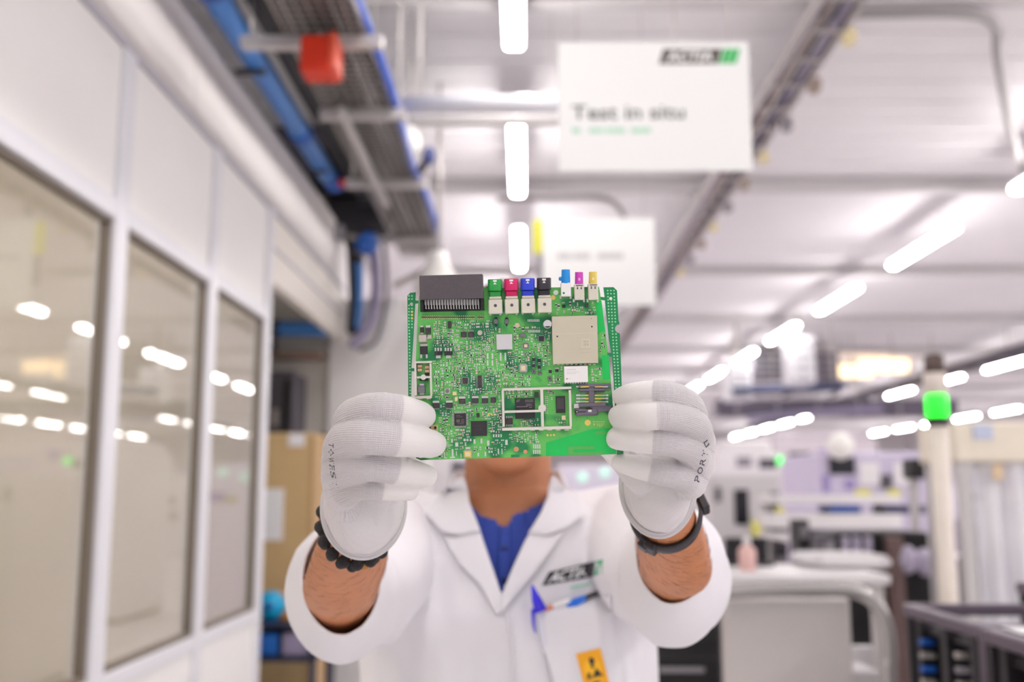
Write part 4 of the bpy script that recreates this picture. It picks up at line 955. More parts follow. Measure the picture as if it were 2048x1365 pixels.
# ================================================================= GLOVES
def glove_mat():
    m = bpy.data.materials.new('glove_knit'); m.use_nodes = True; N = m.node_tree.nodes; K = m.node_tree.links; b = N['Principled BSDF']
    at = N.new('ShaderNodeAttribute'); at.attribute_name = 'knit'; co = N.new('ShaderNodeAttribute'); co.attribute_name = 'coating'
    sp = N.new('ShaderNodeSeparateXYZ'); K.new(at.outputs['Vector'], sp.inputs[0])
    def sine(sock, freq):
        a = N.new('ShaderNodeMath'); a.operation = 'MULTIPLY'; a.inputs[1].default_value = freq; K.new(sock, a.inputs[0])
        s = N.new('ShaderNodeMath'); s.operation = 'SINE'; K.new(a.outputs[0], s.inputs[0]); return s
    s1 = sine(sp.outputs[1], 2*math.pi/.0014); s2 = sine(sp.outputs[0], 2*math.pi/.0011)
    ad = N.new('ShaderNodeMath'); ad.operation = 'MULTIPLY_ADD'; ad.inputs[1].default_value = .45; K.new(s2.outputs[0], ad.inputs[0]); K.new(s1.outputs[0], ad.inputs[2])
    inv = N.new('ShaderNodeMath'); inv.operation = 'SUBTRACT'; inv.inputs[0].default_value = 1; K.new(co.outputs['Fac'], inv.inputs[1])
    rb = N.new('ShaderNodeAttribute'); rb.attribute_name = 'rib'; h0 = N.new('ShaderNodeMath'); h0.operation = 'MULTIPLY'; K.new(ad.outputs[0], h0.inputs[0]); K.new(rb.outputs['Fac'], h0.inputs[1]); hh = N.new('ShaderNodeMath'); hh.operation = 'MULTIPLY'; K.new(h0.outputs[0], hh.inputs[0]); K.new(inv.outputs[0], hh.inputs[1])
    bp = N.new('ShaderNodeBump'); bp.inputs['Strength'].default_value = .6; bp.inputs['Distance'].default_value = .00035; K.new(hh.outputs[0], bp.inputs['Height'])
    tc = N.new('ShaderNodeTexCoord'); nz = N.new('ShaderNodeTexNoise'); nz.inputs['Scale'].default_value = 900; nz.inputs['Detail'].default_value = 3; K.new(tc.outputs['Object'], nz.inputs['Vector'])
    b2 = N.new('ShaderNodeBump'); b2.inputs['Strength'].default_value = .45; b2.inputs['Distance'].default_value = .0004; K.new(nz.outputs['Fac'], b2.inputs['Height']); K.new(bp.outputs[0], b2.inputs['Normal']); K.new(b2.outputs[0], b.inputs['Normal'])
    mx = N.new('ShaderNodeMix'); mx.data_type = 'RGBA'; mx.inputs[6].default_value = (*s2l((214, 209, 211)), 1); mx.inputs[7].default_value = (*s2l((229, 225, 223)), 1); K.new(co.outputs['Fac'], mx.inputs[0])
    m2 = N.new('ShaderNodeMix'); m2.data_type = 'RGBA'; m2.blend_type = 'MULTIPLY'; K.new(mx.outputs[2], m2.inputs[6]); m2.inputs[7].default_value = (.82, .82, .84, 1)
    cl = N.new('ShaderNodeMath'); cl.operation = 'MULTIPLY'; cl.use_clamp = True; cl.inputs[1].default_value = -.5; K.new(hh.outputs[0], cl.inputs[0]); K.new(cl.outputs[0], m2.inputs[0])
    K.new(m2.outputs[2], b.inputs['Base Color']); b.inputs['Roughness'].default_value = .75; b.inputs['Sheen Weight'].default_value = .15; return m
GLOVE = glove_mat()
HAND = {-1: dict(
    fingers=[[(694, 872, .672, 36), (706, 838, .648, 37), (752, 819, .626, 34), (805, 822, .6275, 32), (848, 832, .6395, 25)],
             [(678, 908, .674, 36), (692, 882, .644, 38), (736, 873, .620, 37), (800, 879, .6225, 34.5), (864, 889, .639, 28)],
             [(674, 952, .677, 35), (690, 938, .652, 36), (736, 931, .634, 33), (796, 941, .640, 30), (852, 952, .650, 23)],
             [(684, 990, .682, 33), (708, 978, .660, 29), (742, 976, .646, 25), (786, 979, .647, 23), (819, 983, .650, 18)]],
    coat=[797, 792, 790, 766], thumb=[(765, 985, .695, 36), (800, 930, .694, 31), (838, 880, .672, 29), (862, 850, .6605, 24)],
    core=[(700, 925, .690, 46, 62), (716, 965, .692, 62, 80), (724, 992, .702, 74, 92), (728, 1006, .715, 78, 97), (728, 1012, .726, 79, 99)]),
  1: dict(
    fingers=[[(1386, 852, .672, 33), (1374, 814, .648, 33), (1332, 791, .628, 28.5), (1278, 790, .632, 24.5), (1243, 793, .641, 19)],
             [(1398, 882, .674, 33), (1386, 850, .644, 31), (1336, 833, .620, 28), (1282, 833, .6225, 26.5), (1240, 834, .6395, 24)],
             [(1396, 925, .677, 33), (1376, 898, .650, 30), (1326, 884, .628, 28.5), (1270, 880, .632, 26), (1235, 878, .641, 23)],
             [(1380, 966, .682, 33), (1362, 952, .664, 29), (1322, 945, .648, 26), (1272, 933, .649, 23), (1242, 925, .653, 19)]],
    coat=[1308, 1315, 1306, 1300], thumb=[(1285, 960, .695, 36), (1245, 915, .694, 30), (1208, 875, .672, 28), (1185, 850, .6605, 24)],
    core=[(1352, 905, .690, 46, 60), (1336, 935, .692, 58, 76), (1322, 955, .702, 67, 90), (1316, 966, .715, 69, 94), (1315, 972, .726, 70, 96)])}
FAX = {}
for sx in (-1, 1):
    H = HAND[sx]; mb = MB(); n_ax = (ARM[sx][0][0]-ARM[sx][3][0]).normalized()   # toward the hand
    u_ax = (CR-n_ax*CR.dot(n_ax)).normalized(); w_ax = n_ax.cross(u_ax); FAX[sx] = (n_ax, u_ax, w_ax)
    skel = []
    wrist = P(*H['core'][2][:3])
    for fi, F in enumerate(H['fingers']):
        q = crom(F, 8); pts = [P(*t[:3]) for t in q]; rad = [t[3]*t[2]/FPX for t in q]
        # joints: slight swelling at the knuckle, narrowing between
        mb.tube(pts, rad, 20); skel.append((pts, [t[0] for t in q], fi))
        m0 = pts[0]; r0 = rad[0]
        mp = [m0, m0.lerp(wrist, .5), wrist.lerp(m0, .1)]; mb.tube(mp, [r0, r0*1.0, r0*1.05], 18); skel.append((mp[::-1], None, fi))
    kn = crom([F[0] for F in H['fingers']], 6); mb.tube([P(t[0], t[1], t[2]) for t in kn], [t[3]*t[2]/FPX*.97 for t in kn], 18)
    kn = crom([tuple(a*.5+b*.5 for a, b in zip(F[0], F[1])) for F in H['fingers']], 6); mb.tube([P(t[0], t[1], t[2]+.006) for t in kn], [t[3]*t[2]/FPX*.85 for t in kn], 18)
    q = crom(H['thumb'], 8); mb.tube([P(*t[:3]) for t in q], [t[3]*t[2]/FPX for t in q], 18)
    R = []
    for (cx, cy, d, a, b) in crom(H['core'], 4):
        c_ = P(cx, cy, d); R.append([c_+u_ax*(a*d/FPX*math.cos(t))+w_ax*(b*1.06*d/FPX*math.sin(t)) for t in [2*math.pi*i/40 for i in range(40)]])
    mb.rings(R)
    cx, cy, d, a, b = H['core'][-1]; hc = P(cx, cy, d)
    mb.torus(hc, u_ax, w_ax, a*d/FPX, b*1.06*d/FPX, .0017, 60, 8)
    cx, cy, d, a, b = H['core'][-2]
    mb.torus(P(cx, cy, d)+n_ax*.0015, u_ax, w_ax, a*d/FPX*1.0, b*1.06*d/FPX*1.0, .0011, 60, 8)
    gme = remeshed(mb, .0009, 5, 'glove', PB)
    # soft cloth creases + knit coordinates
    import numpy as np
    nv = len(gme.vertices); co = np.empty(nv*3); gme.vertices.foreach_get('co', co); co = co.reshape(-1, 3)+np.array(PB)
    best = np.full(nv, 1e9); S_ = np.zeros(nv); PXX = np.full(nv, -1.0); FI = np.zeros(nv, int); ANG = np.zeros(nv); RR = np.full(nv, .011)
    for pts, pxs, fi in skel:
        acc = 0.0
        for i in range(len(pts)-1):
            a_ = np.array(pts[i]); b_ = np.array(pts[i+1]); ab = b_-a_; ln = np.linalg.norm(ab); t = np.clip((co-a_) @ ab/(ln*ln), 0, 1)
            dv = co-(a_+t[:, None]*ab); ds = np.linalg.norm(dv, axis=1); m_ = ds < best; best[m_] = ds[m_]
            S_[m_] = (acc+t*ln)[m_]; FI[m_] = fi
            PXX[m_] = ((pxs[i]+t*(pxs[i+1]-pxs[i])) if pxs else np.full(nv, -1.0))[m_]
            ax = ab/ln; ref = np.array(CU)-ax*np.dot(np.array(CU), ax); ref /= np.linalg.norm(ref); r2 = np.cross(ax, ref)
            ANG[m_] = np.arctan2(dv @ r2, dv @ ref)[m_]; acc += ln
    coatf = np.zeros(nv)
    for fi in range(4):
        lim = H['coat'][fi]
        f = np.clip(((PXX-lim)*(-sx)+1.5)/3, 0, 1); sel = (FI == fi) & (PXX > 0); coatf[sel] = f[sel]
    ribw = np.where(PXX > 0, 1.0, .12); ribw = np.where((PXX > 0) & (S_ < .012), .35, ribw)
    a3 = gme.attributes.new('rib', 'FLOAT', 'POINT'); a3.data.foreach_set('value', ribw.astype(np.float32))
    a1 = gme.attributes.new('knit', 'FLOAT_VECTOR', 'POINT'); kv = np.stack([S_, ANG*.0115, np.zeros(nv)], 1).astype(np.float32); a1.data.foreach_set('vector', kv.ravel())
    a2 = gme.attributes.new('coating', 'FLOAT', 'POINT'); a2.data.foreach_set('value', coatf.astype(np.float32))
    NRM = [v.normal.copy() for v in gme.vertices]
    for v, nr_ in zip(gme.vertices, NRM):
        p = v.co*1.0; wr = 1-min(1, ribw[v.index]*1.0); v.co = p+nr_*(.0005*noise.noise(p*110)+.0007*noise.noise(p*45)-wr*.0013*max(0, .22-abs(noise.noise(Vector((p.x*42, p.y*30, p.z*20)))))/.22)
    gl = link_mesh('glove', gme, person, GLOVE); gl['label'] = 'white knit glove with coated fingertips'
    gb = bvh_of(gme)
    HEM = mat('glove_hem', (206, 202, 204), .8, var=.05, scale=300, bump=.4, bscale=1500)
    cx, cy, d, a, b = H['core'][-1]; hq = P(cx, cy, d)
    MB().torus(hq, u_ax, w_ax, a*d/FPX+.0006, b*1.06*d/FPX+.0006, .0022, 64, 10).build('hem', HEM, gl, True)
    MB().torus(hq+n_ax*.0042, u_ax, w_ax, a*d/FPX+.0002, b*1.06*d/FPX+.0002, .0014, 64, 8).build('hem_seam', HEM, gl, True)
    # printed lettering along the knuckles
    vs, fs, asp = text_geo('T', 1); out = []
    if sx < 0: items = [('T', .0, .10), ('W', .34, .47), ('E', .50, .62), ('S', .65, .78), ('T', .82, .95)]; path = [(657, 886), (657, 914), (660, 944), (668, 980)]; wdt = 10; tdir = (1, .25)
    else: items = [('P', .0, .15), ('O', .19, .35), ('R', .40, .56), ('T', .60, .74)]; path = [(1398, 966), (1407, 938), (1415, 910), (1420, 878)]; wdt = -10; tdir = (1, .3)
    def onpath(s): k = min(2, int(s*3)); t = s*3-k; return lerp2(path[k], path[k+1], t)
    def put(pts, faces, name):
        V = []
        for s, t in pts:
            x, y = onpath(s); x += t*wdt*tdir[0]; y += t*wdt*tdir[1]
            h = gb.ray_cast(CAM, RAY(x, y)); k = 0
            while not h[0] and k < 25: x += 1.0*(-sx); k += 1; h = gb.ray_cast(CAM, RAY(x, y))
            V.append((h[0]-RAY(x, y)*.0003) if h[0] else P(x, y, .67))
        MB().add(V, faces).build(name, mat('glove_ink', (84, 84, 92), .8), gl)
    for ch, a, b in items:
        vs, fs, asp = text_geo(ch, 1, 0, .01); put([(a+(b-a)*p, q) for p, q in vs], fs, 'lettering')
    s0 = (.22 if sx < 0 else .88); D_ = [(0, .6), (.09, 0), (0, -.6), (-.09, 0)]
    pts = [(s0+a, .5+b) for a, b in D_]+[(s0+a*.6, .5+b*.6) for a, b in D_]; put(pts, [(i, (i+1) % 4, 4+(i+1) % 4, 4+i) for i in range(4)], 'lozenge')

# ---- fine dark hair on the forearms
rh = random.Random(5)
for sx in (-1, 1):
    A = ARM[sx]; hb = MB()
    for _ in range(480):
        t = rh.uniform(.6, 3.4); k = int(t); f = t-k; p0 = A[k][0].lerp(A[k+1][0], f); r0 = A[k][1]*(1-f)+A[k+1][1]*f; ax = (A[k+1][0]-A[k][0]).normalized()
        u0, v0 = ortho(ax); a = rh.uniform(0, 2*math.pi); nrm = u0*math.cos(a)+v0*math.sin(a); side = ax.cross(nrm)
        q = body_bvh.ray_cast(p0+nrm*.08, -nrm)
        if not q[0]: continue
        b0 = q[0]; ln = rh.uniform(.006, .013); d1 = (ax*rh.uniform(.3, .9)+side*rh.uniform(.3, 1.0)*(1 if sx < 0 else -1)).normalized()
        pts = [b0, b0+d1*ln*.5+nrm*.0011, b0+d1*ln+nrm*.0006]; w = .00008
        hb.tube(pts, [w, w*.8, w*.3], 3, False, False)
    hb.build('arm_hair', HAIR, person, kind='stuff')
# ---- bead bracelet on the wrist
n_ax, u_ax, w_ax = FAX[-1]
br = MB().torus(P(714, 1045, .754), u_ax, w_ax, 71*.754/FPX, 86*.754/FPX, .0008, 40, 6).build('bead_bracelet', BLACKD, person, label='double bracelet of black lava beads')
bead = None
for row, (cx, cy, d, a, b, r, n) in enumerate(((714, 1045, .754, 71, 86, .0051, 17), (711, 1054, .769, 65, 82, .0044, 18))):
    for k in range(n):
        t = 2*math.pi*(k+.5*row)/n; p = P(cx, cy, d)+u_ax*(a*d/FPX*math.cos(t))+w_ax*(b*d/FPX*math.sin(t)); amber = row == 1 and k % 6 == 2
        me_ = MB().ell((0, 0, 0), (r, r, r*.95), n=12, m=8)
        if bead is None or row == 1 and k == 0: base_m = me_.mesh('bead'); base_m.materials.append(BEADM); bead = base_m; am = base_m.copy(); am.materials.clear(); am.materials.append(BEADB); [setattr(f, 'use_smooth', True) for f in list(base_m.polygons)+list(am.polygons)]
        o = bpy.data.objects.new('bead', am if amber else bead); COL.objects.link(o); o.parent = br; o.location = p-PB; o.rotation_euler = (k*1.3, k*.7, k)
        if amber: o['label'] = 'amber brown bead'
# ---- black fitness band on the other wrist
n_ax, u_ax, w_ax = FAX[1]
R = []; bc_ = P(1331, 1026, .762); A_, B_ = 69*.762/FPX, 76*.762/FPX
for i in range(48):
    t = 2*math.pi*i/48; q = bc_+u_ax*(A_*math.cos(t))+w_ax*(B_*math.sin(t)); rad = (u_ax*(math.cos(t)*B_)+w_ax*(math.sin(t)*A_)).normalized()
    R.append([q+rad*x+n_ax*y for x, y in ((-.0012, -.0068), (.0014, -.006), (.0018, 0), (.0014, .006), (-.0012, .0068))])
fb = MB().rings(R, closed=True).build('fitness_band', BAND, person, True, label='black rubber fitness band')
def band_block(t, hw, hl, h, name, m):
    q = bc_+u_ax*(A_*math.cos(t))+w_ax*(B_*math.sin(t)); rad = (u_ax*(math.cos(t)*B_)+w_ax*(math.sin(t)*A_)).normalized(); tan = n_ax.cross(rad)
    mb = MB().bev(-hl, hl, -hw, hw, -.001, h, .001); mb.v = [q+tan*p.x+n_ax*p.y+rad*p.z for p in mb.v]; return mb.build(name, m, fb)
band_block(math.radians(-118 if w_ax.dot(CU) > 0 else 118), .0085, .0045, .0042, 'strap_loop', BAND)
band_block(math.radians(-128 if w_ax.dot(CU) > 0 else 128), .006, .004, .0056, 'buckle', mat('buckle_dark', (60, 58, 64), .4, metal=.4))
band_block(math.radians(22 if w_ax.dot(CU) > 0 else -22), .0085, .013, .005, 'tracker_capsule', BLACKP)
# ================================================================= OVERHEAD THINGS
def pb(x0, x1, y0, y1, Y):
    return GX(x0, Y), GX(x1, Y), GZ(y1, Y), GZ(y0, Y)
CZ = 4.0
# ---- compressed-air pipe along the partition top
t = thing('air_pipe', 'sky blue compressed air pipe running along the top of the partition', 'pipe', (-1.09, 3.8, 3.25))
MB().cyl((-1.085, 1.5, 3.23), (-1.085, 5.45, 3.23), .05, None, 20).build('pipe', BLUEP, t, True)
for y in (3.28, 4.75): MB().cyl((-1.085, y-.05, 3.23), (-1.085, y+.05, 3.23), .057, None, 20).build('coupling', BLUED, t, True)
for y in (2.3, 3.9, 5.2): MB().mm(-1.10, -1.08, y-.015, y+.015, 3.2, 3.205).mm(-1.16, -1.04, y-.015, y+.015, 3.165, 3.18).build('bracket', BLACKP, t)
MB().ell((-1.06, 5.52, 3.22), (.06, .06, .06)).build('end_valve', BLUED, t, True)
MB().cyl((-1.03, 5.48, 3.21), (-.98, 5.48, 3.19), .025, .02, 12).build('red_knob', RED, t, True)
# ---- black trunking and cables above the tray
t = thing('cable_trunking', 'black cable trunking with loose cables hanging between pipe and mesh tray', 'trunking', (-.95, 3.5, 3.25))
MB().bev(-1.02, -.86, .4, 6.15, 3.27, 3.55, .01).build('duct', BLACKD, t)
for y in (1.5, 3.4, 5.2): MB().mm(-.95, -.93, y, y+.02, 3.55, 4.0).build('hanger', GALV, t)
rc = random.Random(3)
for k in range(9):
    x = -.985+k*.014; pts = [(x+.01*math.sin(j*1.3+k), .8+j*.66, 3.255+.012*math.sin(j*2.1+k*1.7)) for j in range(9)]
    MB().tube([Vector(q) for q in crom(pts, 4)], .011+.004*(k % 3), 8).build('cable', [BLACKD, BLACKP, BLACKD][k % 3], t, True)
# ---- wire mesh tray with struts
t = thing('mesh_tray', 'galvanised wire mesh cable tray hung under the ceiling beside the blue pipe', 'cable tray', (-.7, 4, 3.1))
wm = MB(); X0, X1 = -.84, -.56
for k in range(8): x = X0+(X1-X0)*k/7; wm.box((x, 4.1, 3.1), (.007, 5.6, .007))
for k in range(113): wm.box(((X0+X1)/2, 1.3+k*.05, 3.106), (X1-X0, .006, .006))
for sx in (X0, X1):
    for z in (3.13, 3.16): wm.box((sx, 4.1, z), (.006, 5.6, .006))
wm.build('wire_mesh', GALV, t, kind='stuff')
for y, xa, xb in ((3.42, -1.0, -.5), (4.12, -.86, -.5), (5.1, -.92, -.5), (6.3, -.92, -.5)):
    MB().mm(xa, xb, y-.022, y+.022, 3.055, 3.095).build('strut', mat('strut_pale', (206, 202, 200), .4, metal=.3), t)
    for x in (xa+.03, xb-.03): MB().cyl((x, y, 3.09), (x, y, 4.0), .003, None, 8).build('hanger_rod', GALV, t)
for k in range(11):
    x = X0+.02+k*.025; pts = [(x+.006*math.sin(j*1.7+k), 1.4+j*.9, 3.128+.006*(k % 3)) for j in range(7)]
    MB().tube([Vector(q) for q in crom(pts, 3)], .013, 8).build('cable', [BLACKP, BLACKD, BLACKD][k % 3], t, True)
MB().box((-.75, 4.7, 3.05), (.03, 1.4, .03)).build('rail', MATS['strut_pale'], t)
t = thing('junction_box', 'orange red junction box fixed under the mesh tray', 'box', (-.80, 3.3, 3.0))
a, b, z0, z1 = pb(578, 648, 78, 150, 3.35); MB().bev(a, b, 3.3, 3.42, z0, z1, .008).build('body', RED, t); MB().bev(b-.012, b+.012, 3.29, 3.43, z0+.01, z1+.005, .004).build('lid', mat('red_lid', (226, 96, 70), .4), t); MB().cyl(((a+b)/2, 3.36, z1), ((a+b)/2, 3.36, 3.09), .012, None, 8).build('stem', GALV, t)
# blue data cable on the tray edge
pts = [(-.55+.012*math.sin(j*1.9), 1.6+j*.55, 3.12+.01*math.sin(j*2.7)) for j in range(10)]
MB().tube([Vector(q) for q in crom(pts, 4)], .017, 10).build('data_cable', mat('cable_blue', (60, 104, 214), .45), None, True, label='bright blue cable lying along the edge of the mesh tray', cat='cable')
# white cross pipe
t = thing('cross_pipe', 'glossy white pipe crossing the ceiling behind the hanging sign', 'pipe', (.3, 4.2, 3.14))
MB().cyl((-.52, 4.2, 3.15), (.72, 4.2, 3.15), .04, None, 20).build('pipe', mat('gloss_white', (240, 240, 246), .15, coat=.5), t, True)
for x in (-.45, .65): MB().cyl((x, 4.2, 3.18), (x, 4.2, 4.0), .003, None, 8).build('hanger_rod', GALV, t)
MB().bev(-.5, .7, 4.30, 4.34, 3.10, 3.14, .004).build('rail', MATS['strut_pale'], t)
# beacon lamp and horn
t = thing('beacon', 'round white beacon with a dark blue socket below the tray edge', 'beacon', G(822, 300, 5.0))
c_ = G(820, 285, 5.0); MB().ell(c_, (.055, .055, .085), n=20, m=14).build('globe', mat('globe_white', (240, 238, 232), .3), t, True)
MB().ell(G(858, 312, 5.0), (.035, .04, .05)).build('socket', mat('socket_blue', (70, 80, 130), .5), t, True); MB().cyl(G(850, 325, 5.0), G(838, 345, 5.0), .022, None, 12).build('plug', BLACKP, t); MB().cyl(c_+Vector((0, 0, .08)), (c_.x, c_.y, 4.0), .006, None, 8).build('stem', GALV, t)
t = thing('horn_loudspeaker', 'white horn loudspeaker above the edge connector of the board', 'loudspeaker', G(876, 580, 6.0))
c_ = G(876, 505, 6.0); MB().lathe([(.045, 0), (.06, -.03), (.07, -.08), (.12, -.16), (.15, -.24), (.14, -.245), (.05, -.1)], c_, (0, 0, 1), 24).build('horn', mat('globe_white', (240, 238, 232), .3), t, True)
MB().cyl(c_, (c_.x, c_.y, 4.0), .01, None, 8).build('stem', GALV, t); MB().bev(c_.x-.2, c_.x+.05, c_.y+.03, c_.y+.2, c_.z-.36, c_.z-.26, .02).build('shelf', WHITE, t); MB().tube([c_+Vector((-.25, 0, -.2)), c_+Vector((-.05, 0, -.1)), c_+Vector((0, 0, -.02))], .02, 10).build('arm', GALV, t, True)
# ---- hoses dropping beside the white column
Hs = [('black hose bundle dropping beside the white column', BLACKD, [(702, 470), (706, 540), (708, 600), (704, 660)], .035),
      ('bright blue hose dropping beside the white column', BLUEP, [(716, 500), (718, 560), (716, 620), (712, 652)], .03),
      ('lilac grey hose curving down the white column', LILAC, [(742, 480), (752, 560), (742, 640), (708, 688)], .035),
      ('thin dark hose looping right of the lilac hose', DGREY, [(760, 430), (772, 540), (770, 620), (752, 680), (722, 700)], .014),
      ('dark elbow hose leading into the valve block', BLACKD, [(640, 400), (680, 440), (700, 480), (716, 520)], .04)]
for lb, m, pts, r in Hs:
    w = [G(x, y, 6.35) for x, y in pts]; t = thing('hose', lb, 'hose', w[-1])
    q = crom([tuple(p) for p in w], 6); MB().tube([Vector(p) for p in q], r, 12).build('tube', m, t, True)
    MB().cyl(w[0]+Vector((0, 0, .04)), w[0]-Vector((0, 0, .04)), r*1.3, None, 12).build('fitting', GALV, t)
t = thing('valve_block', 'dark valve block with blue knob at the end of the blue pipe', 'valve', G(700, 470, 6.3))
a, b, z0, z1 = pb(640, 770, 395, 465, 6.3); MB().bev(a, b, 6.25, 6.5, z0, z1, .02).build('body', BLACKP, t)
MB().lathe([(.07, 0), (.075, .03), (.05, .07), (.02, .08)], G(735, 490, 6.28), (0, -1, 0), 18).build('knob', BLUED, t, True); MB().bev(a+.05, a+.12, 6.2, 6.3, z0-.05, z0+.03, .01).build('gauge', GREYM, t)
MB().bev(a-.1, a+.35, 6.2, 6.5, z1+.02, z1+.3, .02).build('cover', BLACKD, t); MB().mm(a+.1, a+.14, 6.4, 6.44, z1+.1, 4.0).build('hanger', GALV, t)
# ---- hanging signs
SIGN = mat('sign_white', (243, 244, 242), .4, var=.01, scale=3)
def sign_text(body, x0, x1, yb, yt, Y, m, parent, bold=.01, shear=0., name='lettering'):
    vs, fs, asp = text_geo(body, 1, shear, bold); a, b, z0, z1 = pb(x0, x1, yt, yb, Y)
    for v_, f_ in islands(vs, fs): MB().add([(a+(b-a)*u, Y-.0075, z0+(z1-z0)*v) for u, v in v_], f_).build('letter', m, parent)
Y1 = 3.1; a, b, z0, z1 = pb(1122, 1528, 87, 344, Y1)
sg = thing('hanging_sign', 'large white hanging sign with a test notice and dark and green emblem', 'sign', ((a+b)/2, Y1, z0))
MB().bev(a, b, Y1-.005, Y1+.005, z0, z1, .001).build('panel', SIGN, sg)
for x in (a+.06, b-.06): MB().cyl((x, Y1, z1), (x, Y1, 4.0), .0015, None, 6).build('wire', GALV, sg)
sign_text('Test in situ', 1150, 1388, 241, 213, Y1, mat('sign_ink', (120, 122, 118), .6), sg)
for x0, x1 in ((1150, 1168), (1186, 1216), (1220, 1262), (1274, 1316)):
    p, q, r0, r1 = pb(x0, x1, 258, 268, Y1); MB().mm(p, q, Y1-.0062, Y1-.004, r0, r1).build('small_print', mat('sign_pale_green', (186, 226, 200), .6), sg)
e0, e1, r0, r1 = pb(1336, 1462, 101, 131, Y1); k = (r1-r0)*.3
MB().add([(e0, Y1-.006, r0), (e1, Y1-.006, r0), (e1+k, Y1-.006, r1), (e0+k, Y1-.006, r1)], [(0, 1, 2, 3)]).build('emblem', mat('sign_dark', (92, 84, 78), .6), sg)
sign_text('ACTIA', 1352, 1450, 127, 105, Y1, SIGN, sg, .03, .2)
for j in range(3):
    q0 = e1+.004+j*.0185; MB().add([(q0, Y1-.006, r0), (q0+.016, Y1-.006, r0), (q0+.016+k, Y1-.006, r1), (q0+k, Y1-.006, r1)], [(0, 1, 2, 3)]).build('emblem_block', mat('sign_green', (44, 186, 92), .6), sg)
Y2 = 5.0; a, b, z0, z1 = pb(1088, 1320, 437, 612, Y2)
sg = thing('hanging_sign', 'smaller white hanging sign with a yellow edge tab behind the board', 'sign', ((a+b)/2, Y2, z0))
MB().bev(a, b, Y2-.005, Y2+.005, z0, z1, .001).build('panel', SIGN, sg)
for x in (a+.05, b-.05): MB().cyl((x, Y2, z1), (x, Y2, 4.0), .0015, None, 6).build('wire', GALV, sg)
c0, c1, r0, r1 = pb(1068, 1086, 440, 508, Y2); MB().bev(c0, c1, Y2-.006, Y2+.006, r0, r1, .001).build('edge_tab', mat('tab_yellow', (226, 226, 40), .5), sg)
c0, c1, r0, r1 = pb(1074, 1087, 508, 570, Y2); MB().bev(c0, c1, Y2-.006, Y2+.006, r0, r1, .001).build('edge_tab', GREYM, sg)
for x0, x1 in ((1118, 1146), (1150, 1186), (1200, 1254)):
    p, q, r0, r1 = pb(x0, x1, 507, 520, Y2); MB().mm(p, q, Y2-.0062, Y2-.004, r0, r1).build('small_print', mat('sign_faint', (206, 206, 206), .6), sg)
# ---- cable ladder right of the signs
t = thing('cable_ladder', 'cable ladder with lilac and brown cables running down the hall right of the signs', 'cable tray', (1.5, 10, 3.8))
for x in (1.40, 1.60): MB().mm(x-.01, x+.01, 3.0, 30, 3.78, 3.86).build('rail', mat('ladder_grey', (178, 171, 170), .5), t)
for k in range(60): MB().mm(1.41, 1.59, 3.1+k*.35, 3.14+k*.35, 3.785, 3.80).build('rung', MATS['ladder_grey'], t)
for k in range(7):
    pts = [(1.43+k*.024+.015*math.sin(j*1.1+k), 3.0+j*2, 3.82+.02*math.sin(j*1.7+k*2)) for j in range(13)]
    MB().tube([Vector(q) for q in crom(pts, 4)], .014, 8).build('cable', [LILAC, mat('cable_brown', (158, 142, 130), .6), GREYM, MATS['cable_brown'], DGREY, LILAC, GALV][k], t, True)
for k in range(6): MB().cyl((1.39, 4+k*4, 3.86), (1.39, 4+k*4, 4.0), .006, None, 8).build('hanger_rod', GALV, t)
for k in range(12):
    MB().bev(1.60, 1.66, 3.6+k*.62, 3.68+k*.62, 3.72, 3.80, .01).build('clamp', [MATS['cable_brown'], GREYM, PALE][k % 3], t)
pts = [(1.5, 4.85, 3.87), (1.7, 4.85, 3.87), (2.2, 4.85, 3.87), (2.42, 5.0, 3.87), (2.62, 5.4, 3.87), (3.2, 6.5, 3.87), (3.72, 7.4, 3.84), (3.75, 7.5, 3.78)]
MB().tube([Vector(q) for q in crom(pts, 5)], .028, 10).build('conduit', mat('conduit_grey', (150, 146, 146), .5), None, True, label='bent grey conduit under the ceiling at the upper right', cat='conduit')
pts = [(-.2, 8.05, 3.86), (.3, 8.05, 3.86), (.62, 8.05, 3.86), (.78, 8.3, 3.86), (1.0, 9.2, 3.86), (1.25, 10.2, 3.86)]
MB().tube([Vector(q) for q in crom(pts, 5)], .024, 10).build('conduit', MATS['conduit_grey'], None, True, label='thin grey conduit bending behind the smaller hanging sign', cat='conduit')
